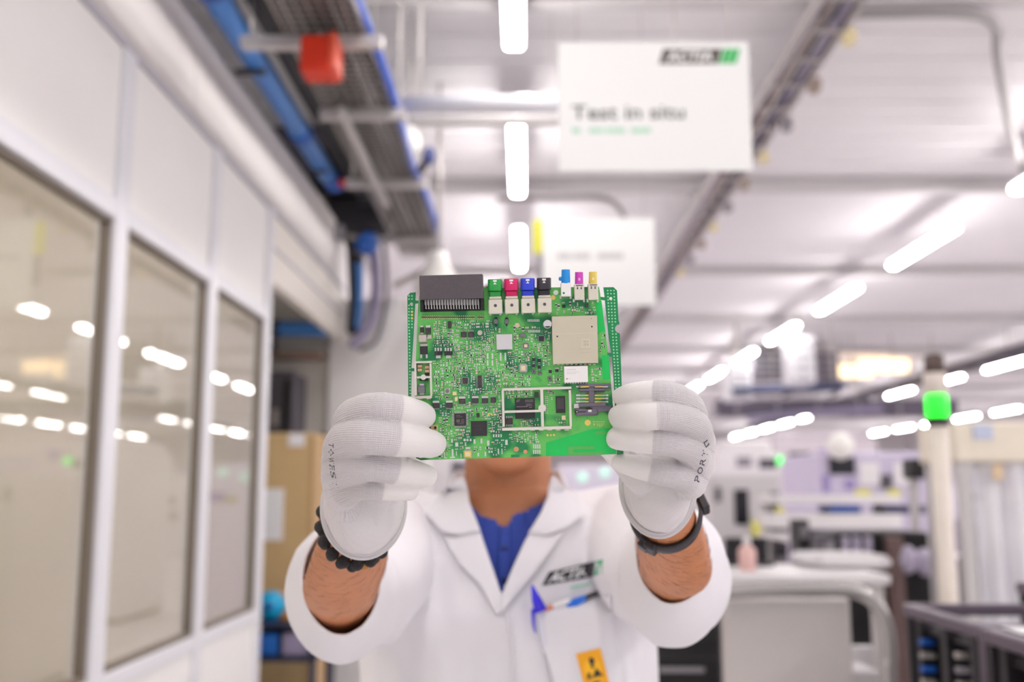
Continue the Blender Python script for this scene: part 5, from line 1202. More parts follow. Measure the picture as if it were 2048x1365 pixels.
# ---- ducts and units under the far ceiling
t = thing('air_duct', 'dark lilac air duct crossing the hall under the far lamps', 'duct', (5.5, 16, 2.9))
a, b, z0, z1 = pb(1440, 1930, 800, 832, 16); MB().bev(a, b, 16, 16.4, z0, z1, .03).build('duct', mat('duct_lilac', (92, 86, 100), .5, metal=.2), t)
for k in range(6): x = a+.3+k*(b-a-.6)/5; MB().mm(x-.02, x+.02, 15.98, 16.42, z0-.02, z1+.02).build('flange', GREYM, t); MB().cyl((x, 16.2, z1), (x, 16.2, 4.0), .01, None, 6).build('hanger_rod', GALV, t)
MB().tube([G(1500, 838, 15.9), G(1620, 826, 15.9), G(1760, 818, 15.9)], .05, 10).build('pipe', LILAC, t, True)
for lb, x0, x1, y0, y1, Y, m in (('dark ventilation box hanging left of the white filter unit', 1515, 1590, 702, 758, 17, DGREY), ('dark ventilation box hanging right of the white filter unit', 1645, 1690, 705, 765, 17, mat('vent_mid', (108, 100, 110), .6)), ('tall white filter unit hanging from the ceiling', 1592, 1642, 672, 768, 14, WHITE2), ('short white filter unit hanging left of the tall one', 1465, 1512, 735, 800, 15, WHITE2)):
    a, b, z0, z1 = pb(x0, x1, y0, y1, Y); z1 = min(z1, 3.95); t = thing('ceiling_unit', lb, 'unit', ((a+b)/2, Y, z0))
    MB().bev(a, b, Y, Y+.5, z0, z1, .02).build('housing', m, t)
    for k in range(4): MB().mm(a+.05, b-.05, Y-.012, Y, z0+(z1-z0)*(k+.3)/4.6, z0+(z1-z0)*(k+.6)/4.6).build('louvre', GREYM, t)
    MB().mm((a+b)/2-.02, (a+b)/2+.02, Y+.2, Y+.24, z1, 4.0).build('hanger', GALV, t)
t = thing('pipe_rack', 'dark blue pipe rack hanging above the lilac air duct', 'pipe rack', (GX(1590, 15), 15, GZ(782, 15)))
for k in range(4): MB().cyl((GX(1470, 15), 15+k*.12, GZ(782, 15)+.03*(k % 2)), (GX(1700, 15), 15+k*.12, GZ(774, 15)+.03*(k % 2)), .055, None, 10).build('pipe', [mat('pipe_navy', (70, 78, 112), .5), DGREY, BLACKP, LILAC][k], t, True)
for x in (1490, 1590, 1685): MB().cyl((GX(x, 15), 15.2, GZ(786, 15)), (GX(x, 15), 15.2, 4.0), .012, None, 6).build('hanger_rod', GALV, t); MB().mm(GX(x, 15)-.02, GX(x, 15)+.02, 14.95, 15.45, GZ(786, 15)-.03, GZ(786, 15)).build('bracket', DGREY, t)
t = thing('dark_tray', 'dark cable tray running under the ceiling above the far right lamps', 'cable tray', (7.5, 12, 3.6))
for x in (7.35, 7.65): MB().mm(x-.015, x+.015, 11, 34, 3.55, 3.68).build('rail', DGREY, t)
for k in range(28): MB().mm(7.36, 7.64, 11.2+k*.8, 11.3+k*.8, 3.56, 3.58).build('rung', GREYM, t)
for k in range(3): MB().cyl((7.41+k*.09, 11, 3.61), (7.41+k*.09, 34, 3.61), .035, None, 8).build('cable', [DGREY, LILAC, BLACKD][k], t, True)
for k in range(6): MB().cyl((7.34, 11.5+k*4, 3.68), (7.34, 11.5+k*4, 4.0), .008, None, 6).build('hanger_rod', GALV, t)
WARM = mat('warm_diffuser', (255, 232, 190), .5, emit=1.5, ecol=(255, 226, 180), var=0)
for k, (x0, x1, y0, y1) in enumerate(((1680, 1760, 730, 755), (1735, 1800, 722, 742), (1775, 1835, 720, 745))):
    a, b, z0, z1 = pb(x0, x1, y0, y1, 19+k*.3); t = thing('warm_lamp', ['leftmost warm yellow lamp panel under the far ceiling', 'middle warm yellow lamp panel under the far ceiling', 'rightmost warm yellow lamp panel under the far ceiling'][k], 'lamp', ((a+b)/2, 19+k*.3, z0))
    MB().bev(a, b, 19+k*.3, 19.2+k*.3, z0, z1, .02).build('diffuser', WARM, t); MB().mm((a+b)/2-.02, (a+b)/2+.02, 19.08+k*.3, 19.12+k*.3, z1, 4.0).build('hanger', GALV, t)
# ================================================================= HALL FLOOR THINGS
LGREY = mat('machine_grey', (206, 202, 204), .45, var=.03, scale=4)
MWHITE = mat('machine_white', (232, 229, 230), .4, var=.02, scale=4)
LAV = mat('machine_lavender', (198, 190, 212), .45, var=.05, scale=6)
BROWN = mat('brown_post', (120, 98, 94), .6)
YTAG = mat('yellow_tag', (226, 222, 110), .6)
PAPER = mat('paper', (244, 244, 246), .7, var=.01)
CARD = mat('cardboard', (206, 176, 128), .8, var=.06, scale=10, bump=.1, bscale=60)
ALU = mat('aluminium_profile', (204, 200, 198), .35, metal=.4, var=.05)
SCREEN = mat('dark_screen', (26, 24, 32), .25)
def mint(): return mat('mint_led', (196, 236, 220), .4, emit=.45, ecol=(190, 250, 226), var=0)

# ---- signal tower
Yt = 3.6; px_ = GX(1884, Yt)
def zt(y): return GZ(y, Yt)
t = thing('signal_tower', 'signal tower with a lit green lamp on a tall cream pole', 'signal lamp', (px_, Yt, 0))
MB().lathe([(.12, 0), (.12, .02), (.05, .03), (.03, .05)], (px_, Yt, 0)).build('base', GREYM, t, True)
MB().cyl((px_, Yt, .03), (px_, Yt, zt(852)), .031, None, 24).build('pole', mat('pole_cream', (232, 222, 210), .45), t, True)
MB().lathe([(.034, zt(853)), (.04, zt(848)), (.04, zt(838)), (.036, zt(836))], (px_, Yt, 0)).build('collar', BLACKP, t, True)
MB().lathe([(.03, zt(836)), (.036, zt(834)), (.036, zt(796)), (.031, zt(792))], (px_, Yt, 0)).build('green_lens', mat('green_lens', (20, 235, 30), .3, emit=2.2, ecol=(30, 255, 40), var=0), t, True)
MB().lathe([(.036, zt(791)), (.04, zt(789)), (.04, zt(752)), (.034, zt(748))], (px_, Yt, 0)).build('clear_lens', mat('clear_lens', (226, 216, 206), .3), t, True)
MB().lathe([(.034, zt(747)), (.036, zt(745)), (.034, zt(714)), (.02, zt(710))], (px_, Yt, 0)).build('cap', mat('cap_brown', (82, 66, 60), .5), t, True)
# ---- board magazine racks bottom right
RIM = mat('rim_lilac', (104, 93, 106), .35, metal=.3)
def rack(lb, a, w, Y, dep, z1, cols):
    b = a+w; t = thing('board_rack', lb, 'rack', ((a+b)/2, Y, 0)); e = .022
    for x in (a, b-e):
        for y in (Y, Y+dep-e): MB().bev(x, x+e, y, y+e, 0, z1-.02, .003).build('upright', RIM if (x == a and y == Y) else BLACKP, t)
    for y in (Y-.004, Y+dep-.022): MB().bev(a-.005, b+.005, y, y+.026, z1-.028, z1, .004).build('top_rail', RIM, t)
    for x in (a-.006, b-.018): MB().bev(x, x+.024, Y+.022, Y+dep-.022, z1-.028, z1+.001, .004).build('top_rail', RIM, t)
    MB().mm(a+.02, b-.02, Y+.024, Y+dep-.024, z1-.06, z1-.045).build('top_plate', BLACKP, t)
    MB().mm(a+.02, b-.02, Y+.024, Y+dep-.024, .1, .13).build('base_plate', BLACKP, t)
    MB().mm(a+.06, b-.03, Y+.03, Y+dep-.03, .13, z1-.06).build('board_stack', BLACKD, t)
    for q in range(3):
        yy = Y+.05+(dep-.12)*q/2; MB().mm(a+.008, a+.05, yy, yy+.03, .13, z1-.03).build('comb_post', BLACKP, t)
    for (yy, ms) in cols:
        for k in range(12): MB().bev(a-.002, a+.03, Y+yy, Y+yy+.022, z1-.085-k*.03, z1-.072-k*.03, .002).build('tag', ms[k % len(ms)], t)
    return t
rack('black board rack standing behind the rack with paper', .916, .34, 2.13, .42, 1.235, [(.32, [BLUED, GALV]), (.12, [GALV, GREYM])])
rack('black board rack in the corner with white paper on top', .89, .34, 1.60, .46, 1.24, [(.27, [WLAB, RED, WLAB, WLAB])])
rack('black board rack at the right edge behind the signal tower', 1.33, .4, 2.30, .55, 1.26, [(.3, [GREYM])])
nx, ny = 8, 8
V = [(.905+.26*i/nx+.01*j/ny, 1.79+.25*j/ny, 1.2425+.006*abs(noise.noise(Vector((i*.4, j*.4, 0))))) for j in range(ny+1) for i in range(nx+1)]
V += [(x, y, z+.001) for x, y, z in V]; n1 = (nx+1)*(ny+1)
F = [(n1+j*(nx+1)+i, n1+j*(nx+1)+i+1, n1+(j+1)*(nx+1)+i+1, n1+(j+1)*(nx+1)+i) for j in range(ny) for i in range(nx)]+[(j*(nx+1)+i, (j+1)*(nx+1)+i, (j+1)*(nx+1)+i+1, j*(nx+1)+i+1) for j in range(ny) for i in range(nx)]
MB().add(V, F).build('paper_sheet', PAPER, None, label='white paper sheet lying on the corner rack', cat='paper')
MB().bev(.96, 1.14, 2.22, 2.34, 1.191, 1.21, .004).build('paper_pad', mat('pad_grey', (206, 204, 204), .6), None, label='pale pad lying in the top of the black board rack', cat='pad')
# ---- trolley with tubular handle and white panel
Yk = 2.75; t = thing('trolley', 'white trolley with a bent tubular handle right of the lab coat', 'trolley', (GX(1600, Yk), Yk, 0))
pts = [(1380, 1188), (1450, 1184), (1560, 1180), (1680, 1180), (1728, 1190), (1758, 1218), (1774, 1262), (1778, 1320), (1780, 1400)]
w = [tuple(G(x, y, Yk)) for x, y in pts]; w.append((w[-1][0], Yk, .12)); w[0] = tuple(G(1330, 1195, Yk))
MB().tube([Vector(q) for q in crom(w, 6)], .02, 12).build('handle', mat('chrome_tube', (176, 172, 170), .25, metal=.5), t, True)
a, b, z0, z1 = pb(1440, 1690, 1198, 1365, Yk+.05); MB().bev(a, b, Yk+.05, Yk+.09, .25, z1, .006).build('panel', mat('trolley_panel', (206, 200, 197), .5, var=.02), t)
MB().bev(a-.05, b+.15, Yk+.09, Yk+.42, .22, .26, .006).build('deck', LGREY, t); MB().mm(b+.02, b+.14, Yk+.3, Yk+.34, .26, z1-.16).build('side_post', LGREY, t)
MB().bev(b-.02, b+.1, Yk+.15, Yk+.4, z1-.25, z1-.2, .006).build('side_shelf', LGREY, t)
for x in (a, b+.1):
    for y in (Yk+.15, Yk+.36): MB().cyl((x-.015, y, .07), (x+.015, y, .07), .07, None, 18).build('wheel', BLACKP, t); MB().mm(x-.02, x+.02, y-.02, y+.02, .07, .23).build('fork', GALV, t)
# ---- generic workbench / machines
def bench(lb, x0, x1, ytop, Y, dep, legm=ALU, topm=MWHITE, shelves=(), upr=None):
    a, b = GX(x0, Y), GX(x1, Y); z = GZ(ytop, Y); t = thing('workbench', lb, 'workbench', ((a+b)/2, Y, 0))
    MB().bev(a, b, Y, Y+dep, z-.035, z, .005).build('worktop', topm, t)
    for x in (a+.02, b-.06):
        for y in (Y+.02, Y+dep-.06): MB().mm(x, x+.04, y, y+.04, 0, z-.035).build('leg', legm, t)
    if upr:
        zu = GZ(upr, Y)
        for x in (a+.02, b-.06): MB().mm(x, x+.04, Y+dep-.06, Y+dep-.02, z, zu).build('upright', legm, t)
        for ys, th in shelves: zz = GZ(ys, Y); MB().bev(a, b, Y+dep-.34, Y+dep, zz-th, zz, .004).build('shelf', topm, t)
    return t, a, b, z
def monitor(lb, x0, x1, y0, y1, Y, zfoot):
    a, b, z0, z1 = pb(x0, x1, y0, y1, Y); t = thing('monitor', lb, 'monitor', ((a+b)/2, Y, zfoot))
    MB().bev(a, b, Y, Y+.04, z0, z1, .006).build('housing', BLACKP, t); MB().mm(a+.012, b-.012, Y-.002, Y+.002, z0+.012, z1-.012).build('screen', SCREEN, t)
    MB().mm((a+b)/2-.02, (a+b)/2+.02, Y+.02, Y+.05, zfoot+.01, z0+.05).build('stand', BLACKP, t); MB().bev((a+b)/2-.1, (a+b)/2+.1, Y-.06, Y+.12, zfoot, zfoot+.014, .004).build('foot', BLACKP, t)
    return t
def machine(lb, x0, x1, ytop, Y, dep, m, wins=(), lights=(), cat='machine', hood=None, tags=()):
    a, b = GX(x0, Y), GX(x1, Y); z = GZ(ytop, Y); t = thing('machine', lb, cat, ((a+b)/2, Y, 0))
    MB().bev(a, b, Y, Y+dep, .06, z, .02).build('housing', m, t); MB().mm(a+.05, b-.05, Y+.05, Y+dep-.05, 0, .07).build('plinth', DGREY, t)
    for (q0, q1, r0, r1, mm_) in wins: c0, c1, s0, s1 = pb(q0, q1, r0, r1, Y); MB().bev(c0, c1, Y-.012, Y+.01, s0, s1, .004).build('window_panel', mm_, t)
    for (q, r, rad, mm_) in lights: MB().ell(G(q, r, Y-.02), (rad, rad, rad), n=14, m=8).build('indicator', mm_, t, True)
    for (q0, q1, r0, r1, mm_) in tags: c0, c1, s0, s1 = pb(q0, q1, r0, r1, Y); MB().mm(c0, c1, Y-.016, Y-.004, s0, s1).build('sticker', mm_, t)
    if hood: MB().bev(a+.05, b-.05, Y+.1, Y+dep-.05, z-.01, GZ(hood, Y), .04).build('hood', m, t)
    return t
VIOL = mat('violet_patch', (150, 134, 186), .5)
bench('long white bench with open shelves behind the signal tower', 1585, 1872, 1075, 6.0, .9, upr=985, shelves=((992, .05), (1032, .09)))
t, a, b, z = bench('pale table in front of the black cabinet', 1400, 1772, 1150, 3.9, .6)
for k, (x0, x1, y0, m, lb) in enumerate(((1655, 1720, 1018, BLUED, 'left dark blue tray on the bench shelf'), (1765, 1850, 1018, mat('tray_navy', (60, 60, 96), .5), 'right dark blue tray on the bench shelf'))):
    c0, c1, s0, s1 = pb(x0, x1, y0, 1031, 6.6); zz = GZ(1032, 6.0); tb = thing('tray', lb, 'tray', ((c0+c1)/2, 6.7, zz)); MB().bev(c0, c1, 6.6, 6.82, zz, zz+.012, .003).build('bottom', m, tb)
    for q in ((c0, c0+.01, 6.6, 6.82), (c1-.01, c1, 6.6, 6.82), (c0, c1, 6.6, 6.61), (c0, c1, 6.81, 6.82)): MB().mm(*q, zz, zz+.05).build('side', m, tb)
t = thing('equipment_box', 'pale grey box with rounded edges standing on the table', 'box', (GX(1690, 4.2), 4.2, z)); c0, c1, s0, s1 = pb(1608, 1772, 1110, 1190, 4.2)
MB().bev(c0, c1, 4.15, 4.5, z, s1, .03).build('body', LGREY, t); MB().mm(c0+.05, c1-.05, 4.145, 4.15, z+.02, z+.06).build('front_strip', MWHITE, t)
t = thing('pink_dispenser', 'small pink bottle on the pale table', 'bottle', (GX(1490, 4.1), 4.1, z)); MB().lathe([(.03, 0), (.034, .02), (.034, .08), (.015, .1)], (GX(1490, 4.1), 4.1, z)).build('body', mat('pink_body', (226, 186, 180), .5), t, True); MB().lathe([(.014, .1), (.016, .12), (.008, .13)], (GX(1490, 4.1), 4.1, z)).build('cap', MWHITE, t, True)
monitor('black monitor on the pale table behind the pink bottle', 1448, 1532, 1076, 1132, 4.4, z)
t = thing('tool_cabinet', 'black tool cabinet half hidden behind the lab coat and the trolley', 'cabinet', (GX(1370, 3.2), 3.2, 0)); c0, c1, s0, s1 = pb(1270, 1436, 1200, 1365, 3.2)
MB().bev(c0, c1, 3.2, 3.6, .03, s1, .01).build('body', BLACKP, t)
for k in range(4): dw = MB().bev(c0+.01, c1-.01, 3.185, 3.2, s1-.14-k*.16, s1-.01-k*.16, .004).build('drawer', BLACKD, t); MB().bev(c0+.06, c1-.06, 3.17, 3.186, s1-.05-k*.16, s1-.035-k*.16, .003).build('handle', GREYM, dw)
# black cabinet with brown post
t = thing('black_cabinet', 'black open cabinet with a brown post below the bench shelf', 'cabinet', (GX(1780, 5.2), 5.2, 0)); c0, c1, s0, s1 = pb(1672, 1868, 1066, 1300, 5.2)
MB().bev(c0, c1, 5.3, 5.75, .02, s1, .01).build('body', BLACKD, t); p0, p1, _, _ = pb(1776, 1804, 1070, 1200, 5.2); MB().bev(p0, p1, 5.22, 5.3, .02, s1-.02, .005).build('post', BROWN, t)
for (x, y) in ((1815, 1120), (1850, 1125)): MB().ell(G(x, y, 5.24), (.05, .05, .07)).build('reel', LAV, t, True)
for x0 in (1690, 1712, 1735): p0, p1, s0, s1 = pb(x0, x0+12, 1075, 1112, 5.2); MB().bev(p0, p1, 5.26, 5.3, s0, s1, .004).build('slot_panel', LAV, t)
for k, (x0, x1, y0, Y, m, lb) in enumerate(((1594, 1616, 1040, 5.6, BLACKD, 'narrow black equipment tower left of the bench'), (1640, 1668, 1070, 4.95, DGREY, 'dark grey equipment tower beside the black cabinet'), (1545, 1572, 1030, 6.9, BLACKP, 'black equipment tower in front of the grey machine'))):
    c0, c1, s0, s1 = pb(x0, x1, y0, 1200, Y); tb = thing('equipment_tower', lb, 'equipment tower', ((c0+c1)/2, Y, 0)); MB().bev(c0, c1, Y, Y+.2, .03, s1, .006).build('case', m, tb); MB().mm(c0+.01, c1-.01, Y+.02, Y+.18, 0, .03).build('foot', DGREY, tb)
    for j in range(4): MB().bev(c0+.01, c1-.01, Y-.006, Y+.002, s1-.1-j*.12, s1-.03-j*.12, .002).build('drive_slot', [GREYM, DGREY][j % 2], tb)
# machines of the line
machine('grey machine with a tall black window left of the bench', 1420, 1565, 948, 7.5, 1.2, LGREY, [(1468, 1496, 980, 1050, SCREEN), (1540, 1556, 985, 1040, DGREY), (1430, 1442, 975, 1005, DGREY)], tags=[(1500, 1522, 1042, 1072, YTAG), (1548, 1566, 1015, 1045, YTAG)])
machine('lavender machine with dark openings above the bench', 1645, 1860, 905, 9.0, 1.4, LAV, [(1660, 1712, 915, 950, SCREEN), (1758, 1785, 950, 978, DGREY), (1820, 1850, 930, 960, VIOL), (1645, 1660, 950, 985, VIOL), (1690, 1710, 960, 980, VIOL)], tags=[(1710, 1740, 980, 994, YTAG), (1775, 1800, 980, 994, YTAG), (1720, 1760, 925, 970, MWHITE), (1790, 1818, 925, 970, MWHITE)])
machine('white machine with two mint indicator lights right of the board', 1118, 1262, 930, 11, 1.5, mat('far_lavender', (222, 216, 230), .5), [(1205, 1250, 985, 1005, VIOL)], [(1165, 955, .05, mint()), (1210, 946, .05, mint())], tags=[(1180, 1205, 995, 1005, mat('olive_tag', (176, 170, 70), .6))])
machine('white machine with a green indicator beside the gloved hand', 1440, 1560, 905, 12, 1.5, MWHITE, [(1475, 1505, 915, 935, GREYM), (1520, 1556, 918, 938, DGREY)], [(1573-10, 922, .05, mat('green_led', (60, 220, 90), .4, emit=2., var=0))], hood=880)
machine('wide pale machine under the far right lamps', 1560, 1760, 880, 14, 2, mat('far_grey', (214, 206, 212), .5), [(1580, 1625, 905, 930, DGREY), (1640, 1665, 900, 920, VIOL)], hood=862)
machine('low dark machine behind the left shoulder', 900, 935, 920, 13, 1.5, GREYM, [(905, 925, 930, 950, DGREY)])
machine('pale machine far down the corridor behind the neck', 700, 900, 905, 15, 2, MWHITE, [(720, 760, 920, 960, DGREY)], hood=888)
# plastic-curtained booth on the right
Yb = 4.5; t = thing('curtain_booth', 'tall booth hung with hazy clear plastic curtains at the right edge', 'booth', (GX(2000, Yb), Yb, 0))
a, b = GX(1922, Yb), GX(2240, Yb)
CURT = bpy.data.materials.new('clear_curtain'); CURT.use_nodes = True; N = CURT.node_tree.nodes; K = CURT.node_tree.links; pbn = N['Principled BSDF']; pbn.inputs['Base Color'].default_value = (.9, .89, .93, 1); pbn.inputs['Roughness'].default_value = .35; nz = N.new('ShaderNodeTexNoise'); nz.inputs['Scale'].default_value = 6; mr = N.new('ShaderNodeMapRange'); mr.inputs[3].default_value = .5; mr.inputs[4].default_value = .85; K.new(nz.outputs['Fac'], mr.inputs[0]); K.new(mr.outputs[0], pbn.inputs['Alpha'])
for x in (a, b-.05):
    for y in (Yb, Yb+.34): MB().mm(x, x+.05, y, y+.05, 0, GZ(845, Yb)-.01).build('upright', ALU, t)
MB().bev(a-.02, b, Yb-.02, Yb+.4, GZ(925, Yb), GZ(845, Yb), .01).build('header', mat('header_cream', (236, 226, 208), .5), t)
p0, p1, s0, s1 = pb(1955, 1995, 850, 880, Yb-.03); MB().bev(p0, p1, Yb-.03, Yb-.015, s0, s1, .003).build('sign_plate', mat('pale_blue_plate', (196, 204, 226), .5), t)
p0, p1, s0, s1 = pb(1990, 2010, 930, 960, Yb-.03); MB().bev(p0, p1, Yb-.03, Yb-.015, s0, s1, .003).build('tan_plate', mat('tan_plate', (222, 196, 160), .5), t)
for k in range(6):
    x0 = a+.06+k*.125; pts = []
    V = []; nx = 6
    for j in (0, 1):
        for i in range(nx+1): V.append((x0+.13*i/nx, Yb+.01+.02*math.sin(i*1.3+k)+.004*j, 0))
    R = [[Vector((x, y, z)) for x, y, _ in V[:nx+1]+V[nx+1:][::-1]] for z in (.15, .6, 1.1, GZ(925, Yb))]
    MB().rings(R).build('curtain_strip', CURT, t, True)
for k, (x0, x1, y0, y1, m) in enumerate(((1935, 1962, 1040, 1110, LAV), (1975, 2000, 1105, 1170, mat('tan_item', (190, 160, 130), .6)), (2010, 2045, 1000, 1150, MWHITE), (1940, 2040, 1120, 1200, GREYM))):
    p0, p1, s0, s1 = pb(x0, x1, y0, y1, Yb+.1); MB().bev(p0, p1, Yb+.1, Yb+.3, .3 if k > 2 else s0, s1, .01).build('inner_cabinet', m, t)
MB().mm(a+.05, b-.05, Yb+.08, Yb+.34, .25, .3).build('inner_deck', LGREY, t)
# globe lamp on a stem, camera box
t = thing('globe_lamp', 'round white globe lamp on a stand above the lavender machine', 'lamp', G(1680, 925, 8.7)); MB().ell(G(1680, 893, 8.8), (.115, .115, .115), n=20, m=14).build('globe', MATS['globe_white'], t, True); MB().cyl(G(1680, 915, 8.8), (G(1680, 915, 8.8).x, 8.8+.25, GZ(905, 9.0)+.03), .02, None, 10).build('stem', BLACKP, t)
t = thing('camera_box', 'black box on a bracket left of the cream pole', 'box', G(1852, 962, 5.6)); c0, c1, s0, s1 = pb(1826, 1862, 918, 958, 5.6); MB().bev(c0, c1, 5.6, 5.75, s0, s1, .01).build('body', BLACKD, t); MB().mm((c0+c1)/2-.02, (c0+c1)/2+.02, 5.7, 5.74, 0, s0+.02).build('stand', ALU, t); MB().mm((c0+c1)/2-.1, (c0+c1)/2+.1, 5.62, 5.82, 0, .02).build('foot', ALU, t)
# far rows, small in the picture
rf = random.Random(11)
words = ['nearest', 'second', 'third', 'fourth', 'fifth', 'sixth', 'seventh', 'eighth']
for r, (xw, nm) in enumerate(((2.6, 'inner far row'), (6.4, 'middle far row'), (11.2, 'outer far row'))):
    for k in range(8):
        Y = (17.5 if r < 2 else 13)+k*3.3; w = rf.uniform(.8, 1.5); h = rf.uniform(1.25, 2.05); m = rf.choice([MWHITE, LGREY, LAV, MATS['far_grey'], MATS['far_lavender']]); lb = f'{words[k]} machine from the camera in the {nm}'
        x = xw+rf.uniform(-.4, .4); t = thing('far_machine', lb, 'machine', (x, Y, 0), 'machines in the far rows')
        MB().bev(x-w/2, x+w/2, Y, Y+1.5, .02, h, .02).build('housing', m, t)
        for q in range(3): z = h-.2-q*.35; xx = x+rf.uniform(-w*.35, w*.1); MB().bev(xx, xx+rf.uniform(.15, .4), Y-.02, Y+.01, z-.2, z, .01).build('window_panel', rf.choice([DGREY, SCREEN, VIOL, GREYM, LAV]), t)
        MB().bev(x-w*.3, x+w*.2, Y+.3, Y+1.0, h-.01, h+rf.uniform(.15, .45), .03).build('hood', rf.choice([MWHITE, GREYM, LAV]), t)
# ---- recess on the left
Yr = 5.5; t = thing('cardboard_carton', 'tall brown cardboard carton standing in the recess', 'carton', (GX(575, Yr), Yr, 0)); a, b, z0, z1 = pb(500, 626, 866, 1190, Yr)
MB().bev(a-.1, b, Yr, Yr+.5, 0, z1, .008).build('carton', CARD, t); MB().mm(b-.02, b+.002, Yr-.004, Yr+.5, .02, z1-.02).build('corner_tape', mat('tape_tan', (186, 152, 104), .5), t)
p0, p1, s0, s1 = pb(522, 568, 978, 1082, Yr); MB().bev(p0, p1, Yr-.006, Yr, s0, s1, .002).build('label_sheet', PAPER, t); p0, p1, s0, s1 = pb(574, 606, 868, 893, Yr); MB().bev(p0, p1, Yr-.006, Yr, s0, s1, .002).build('sticker', PAPER, t)
t = thing('dark_locker', 'narrow dark locker against the cream recess wall', 'locker', (GX(560, 6.2), 6.2, 0)); a, b, z0, z1 = pb(530, 582, 742, 866, 6.2); MB().bev(a-.2, b, 6.2, 6.55, 0, z1, .01).build('body', DGREY, t); MB().mm(b-.06, b-.02, 6.19, 6.2, 1.0, z1-.05).build('door_gap', BLACKD, t); MB().mm(b-.12, b-.09, 6.17, 6.2, 1.9, 2.0).build('handle', GALV, t)
t = thing('recess_pipe', 'blue horizontal pipe under the recess ceiling', 'pipe', (GX(600, 6.4), 6.4, GZ(656, 6.4))); zz = GZ(656, 6.4); MB().cyl((-2.4, 6.42, zz), (-1.20, 6.42, zz), .05, None, 18).build('pipe', BLUEP, t, True); MB().cyl((-1.66, 6.42, zz), (-1.56, 6.42, zz), .058, None, 18).build('coupling', BLACKP, t, True)
for x in (-2.2, -1.3): MB().mm(x, x+.03, 6.42, 6.6, zz-.07, zz-.05).mm(x, x+.03, 6.57, 6.6, zz-.07, zz+.08).build('bracket', GALV, t)
t = thing('recess_shelf', 'dark teal shelf of cables below the blue pipe', 'shelf', (-1.8, 6.45, GZ(705, 6.4))); zz = GZ(712, 6.4)
MB().bev(-2.5, -1.28, 6.36, 6.6, zz, zz+.02, .004).build('board', mat('shelf_brown', (150, 120, 104), .6), t)
for k in range(4): MB().tube([Vector((-2.4+.4*j, 6.45+.02*math.sin(j+k), zz+.04+.022*k)) for j in range(3)], .02, 8).build('cable', [mat('teal_dark', (50, 74, 86), .5), DGREY, BLACKD, GREYM][k], t, True)
t = thing('fire_extinguisher', 'red fire extinguisher beside the carton in the recess', 'extinguisher', (GX(646, 6.2), 6.2, 0)); q = Vector((GX(642, 6.2), 6.2, 0)); zb = GZ(1040, 6.2)
MB().lathe([(.07, zb), (.08, zb+.02), (.08, GZ(905, 6.2)), (.05, GZ(890, 6.2)), (.025, GZ(882, 6.2))], q).build('cylinder', mat('dark_red', (150, 34, 34), .4), t, True); MB().bev(q.x-.05, q.x+.03, 6.18, 6.22, GZ(882, 6.2), GZ(868, 6.2), .005).build('lever', BLACKP, t); MB().mm(q.x-.09, q.x+.09, 6.12, 6.3, 0, zb).build('stand', DGREY, t)
Yq = 4.9; a, b, z0, z1 = pb(500, 640, 1245, 1365, Yq); t = thing('parts_trolley', 'dark trolley of blue bins below the carton', 'trolley', ((a+b)/2, Yq, 0))
for x in (a-.1, b-.03):
    for y in (Yq, Yq+.4): MB().mm(x, x+.03, y, y+.03, .1, z1).build('upright', mat('navy_frame', (30, 36, 58), .5), t)
for zz in (.3, .72, z1-.03): MB().bev(a-.1, b, Yq, Yq+.43, zz, zz+.02, .004).build('shelf', MATS['navy_frame'], t)
for x in (a-.08, b-.04):
    for y in (Yq+.02, Yq+.4): MB().cyl((x, y, .05), (x+.03, y, .05), .05, None, 14).build('wheel', BLACKP, t)
for k, (xx, zz, m, lb) in enumerate(((a+.02, .741, mat('bin_blue', (20, 100, 190), .4), 'blue bin at the left of the trolley shelf'), (a+.162, .741, mat('bin_lilac', (150, 140, 170), .4), 'lilac bin at the right of the trolley shelf'), (a+.05, .321, MATS['bin_blue'], 'blue bin on the low trolley shelf'))):
    tb = thing('bin', lb, 'bin', (xx, Yq+.05, zz)); MB().bev(xx, xx+.135, Yq+.04, Yq+.36, zz, zz+.012, .003).build('bottom', m, tb)
    for q in ((xx, xx+.008, Yq+.04, Yq+.36), (xx+.127, xx+.135, Yq+.04, Yq+.36), (xx, xx+.135, Yq+.04, Yq+.048), (xx, xx+.135, Yq+.352, Yq+.36)): MB().mm(*q, zz, zz+.1).build('side', m, tb)
c_ = G(541, 1222, Yq+.1); t = thing('cyan_reel', 'bright cyan reel standing on the dark trolley', 'reel', (c_.x, c_.y, z1-.01)); MB().cyl((c_.x, c_.y-.03, z1+.062), (c_.x, c_.y+.03, z1+.062), .068, None, 24).build('disc', mat('cyan_reel', (20, 170, 220), .4), t, True); MB().cyl((c_.x, c_.y-.035, z1+.062), (c_.x, c_.y+.035, z1+.062), .02, None, 16).build('hub', BLUED, t, True); MB().mm(c_.x-.03, c_.x+.03, c_.y-.03, c_.y+.03, z1-.01, z1+.004).build('foot', BLUED, t)
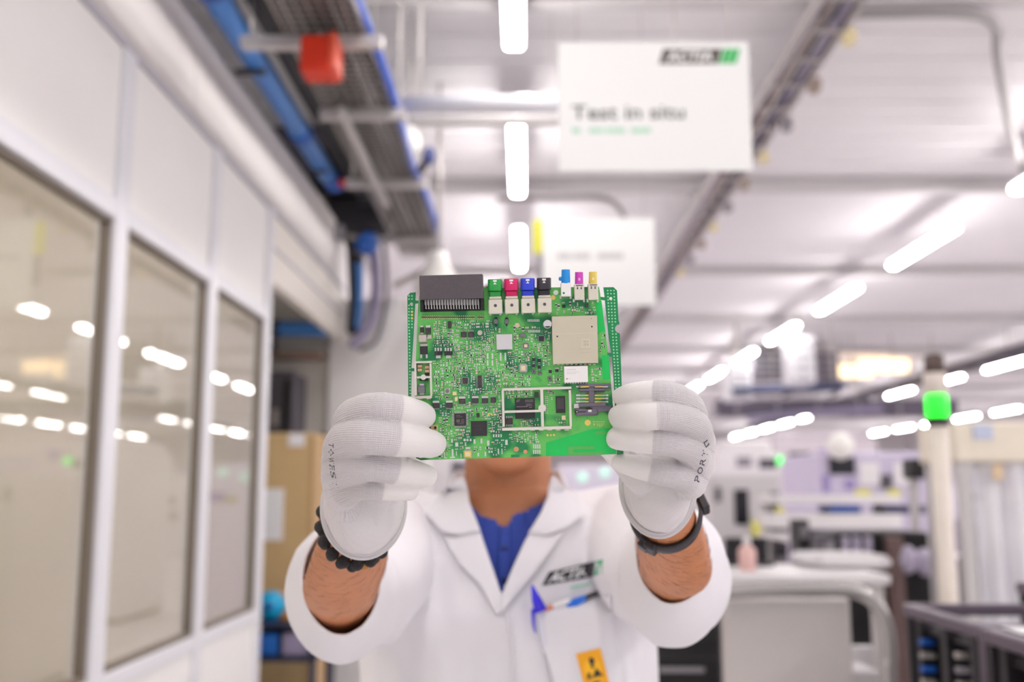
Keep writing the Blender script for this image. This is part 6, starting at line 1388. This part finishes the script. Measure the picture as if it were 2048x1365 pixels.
c_ = G(572, 1215, Yq+.15); t = thing('orange_box', 'orange box beside the cyan reel', 'box', (c_.x, c_.y, z1-.01)); MB().bev(c_.x-.05, c_.x+.05, c_.y, c_.y+.12, z1-.01, GZ(1192, Yq+.15), .008).build('body', mat('orange', (236, 150, 30), .5), t); MB().bev(c_.x-.052, c_.x+.052, c_.y-.002, c_.y+.122, GZ(1192, Yq+.15), GZ(1188, Yq+.15), .003).build('lid', mat('orange', (236, 150, 30), .5), t)
# ---- furniture behind the glass
t = thing('lab_bench', 'white bench with a dark edge behind the glass', 'workbench', (-2.6, 2.2, 0)); MB().bev(-3.0, -2.1, .2, 3.9, .86, .9, .006).build('worktop', mat('lab_top', (226, 222, 220), .4), t); MB().mm(-2.11, -2.09, .2, 3.9, .86, .9).build('edge', DGREY, t)
for y in (.3, 1.5, 2.7, 3.8):
    for x in (-2.95, -2.2): MB().mm(x, x+.05, y, y+.05, 0, .86).build('leg', ALU, t)
for k, (y, m, lb, h) in enumerate(((1.2, mat('lab_green', (40, 170, 80), .5), 'small green box on the bench behind the glass', .05), (2.1, MWHITE, 'white instrument box on the bench behind the glass', .35), (2.9, mat('olive', (150, 146, 100), .6), 'olive instrument tower on the bench behind the glass', .55), (3.5, mat('lab_blue', (70, 150, 200), .5), 'blue tray at the far end of the bench behind the glass', .06))):
    tb = thing('instrument', lb, 'instrument', (-2.5, y, .9)); MB().bev(-2.75, -2.3, y, y+.3, .9, .9+h, .01).build('body', m, tb); MB().mm(-2.305, -2.295, y+.05, y+.25, .9+h*.3, .9+h*.7).build('front', GREYM, tb)
for k, (y, m, lb) in enumerate(((.6, mat('shelf_cream', (236, 226, 206), .6), 'cream cabinet against the cream wall behind the glass'), (2.3, mat('shelf_pale', (226, 214, 190), .6), 'pale cabinet farther along the cream wall behind the glass'))):
    tb = thing('lab_cabinet', lb, 'cabinet', (-4.0, y, 0)); MB().bev(-4.19, -3.8, y, y+1.3, 0, 1.9, .01).build('body', m, tb)
    for j in (0, 1): d_ = MB().bev(-3.81, -3.785, y+.02+j*.64, y+.64+j*.64, .05, 1.85, .005).build('door', m, tb); MB().mm(-3.785, -3.765, y+.58+j*.1, y+.6+j*.1, .9, 1.1).build('handle', GALV, d_)
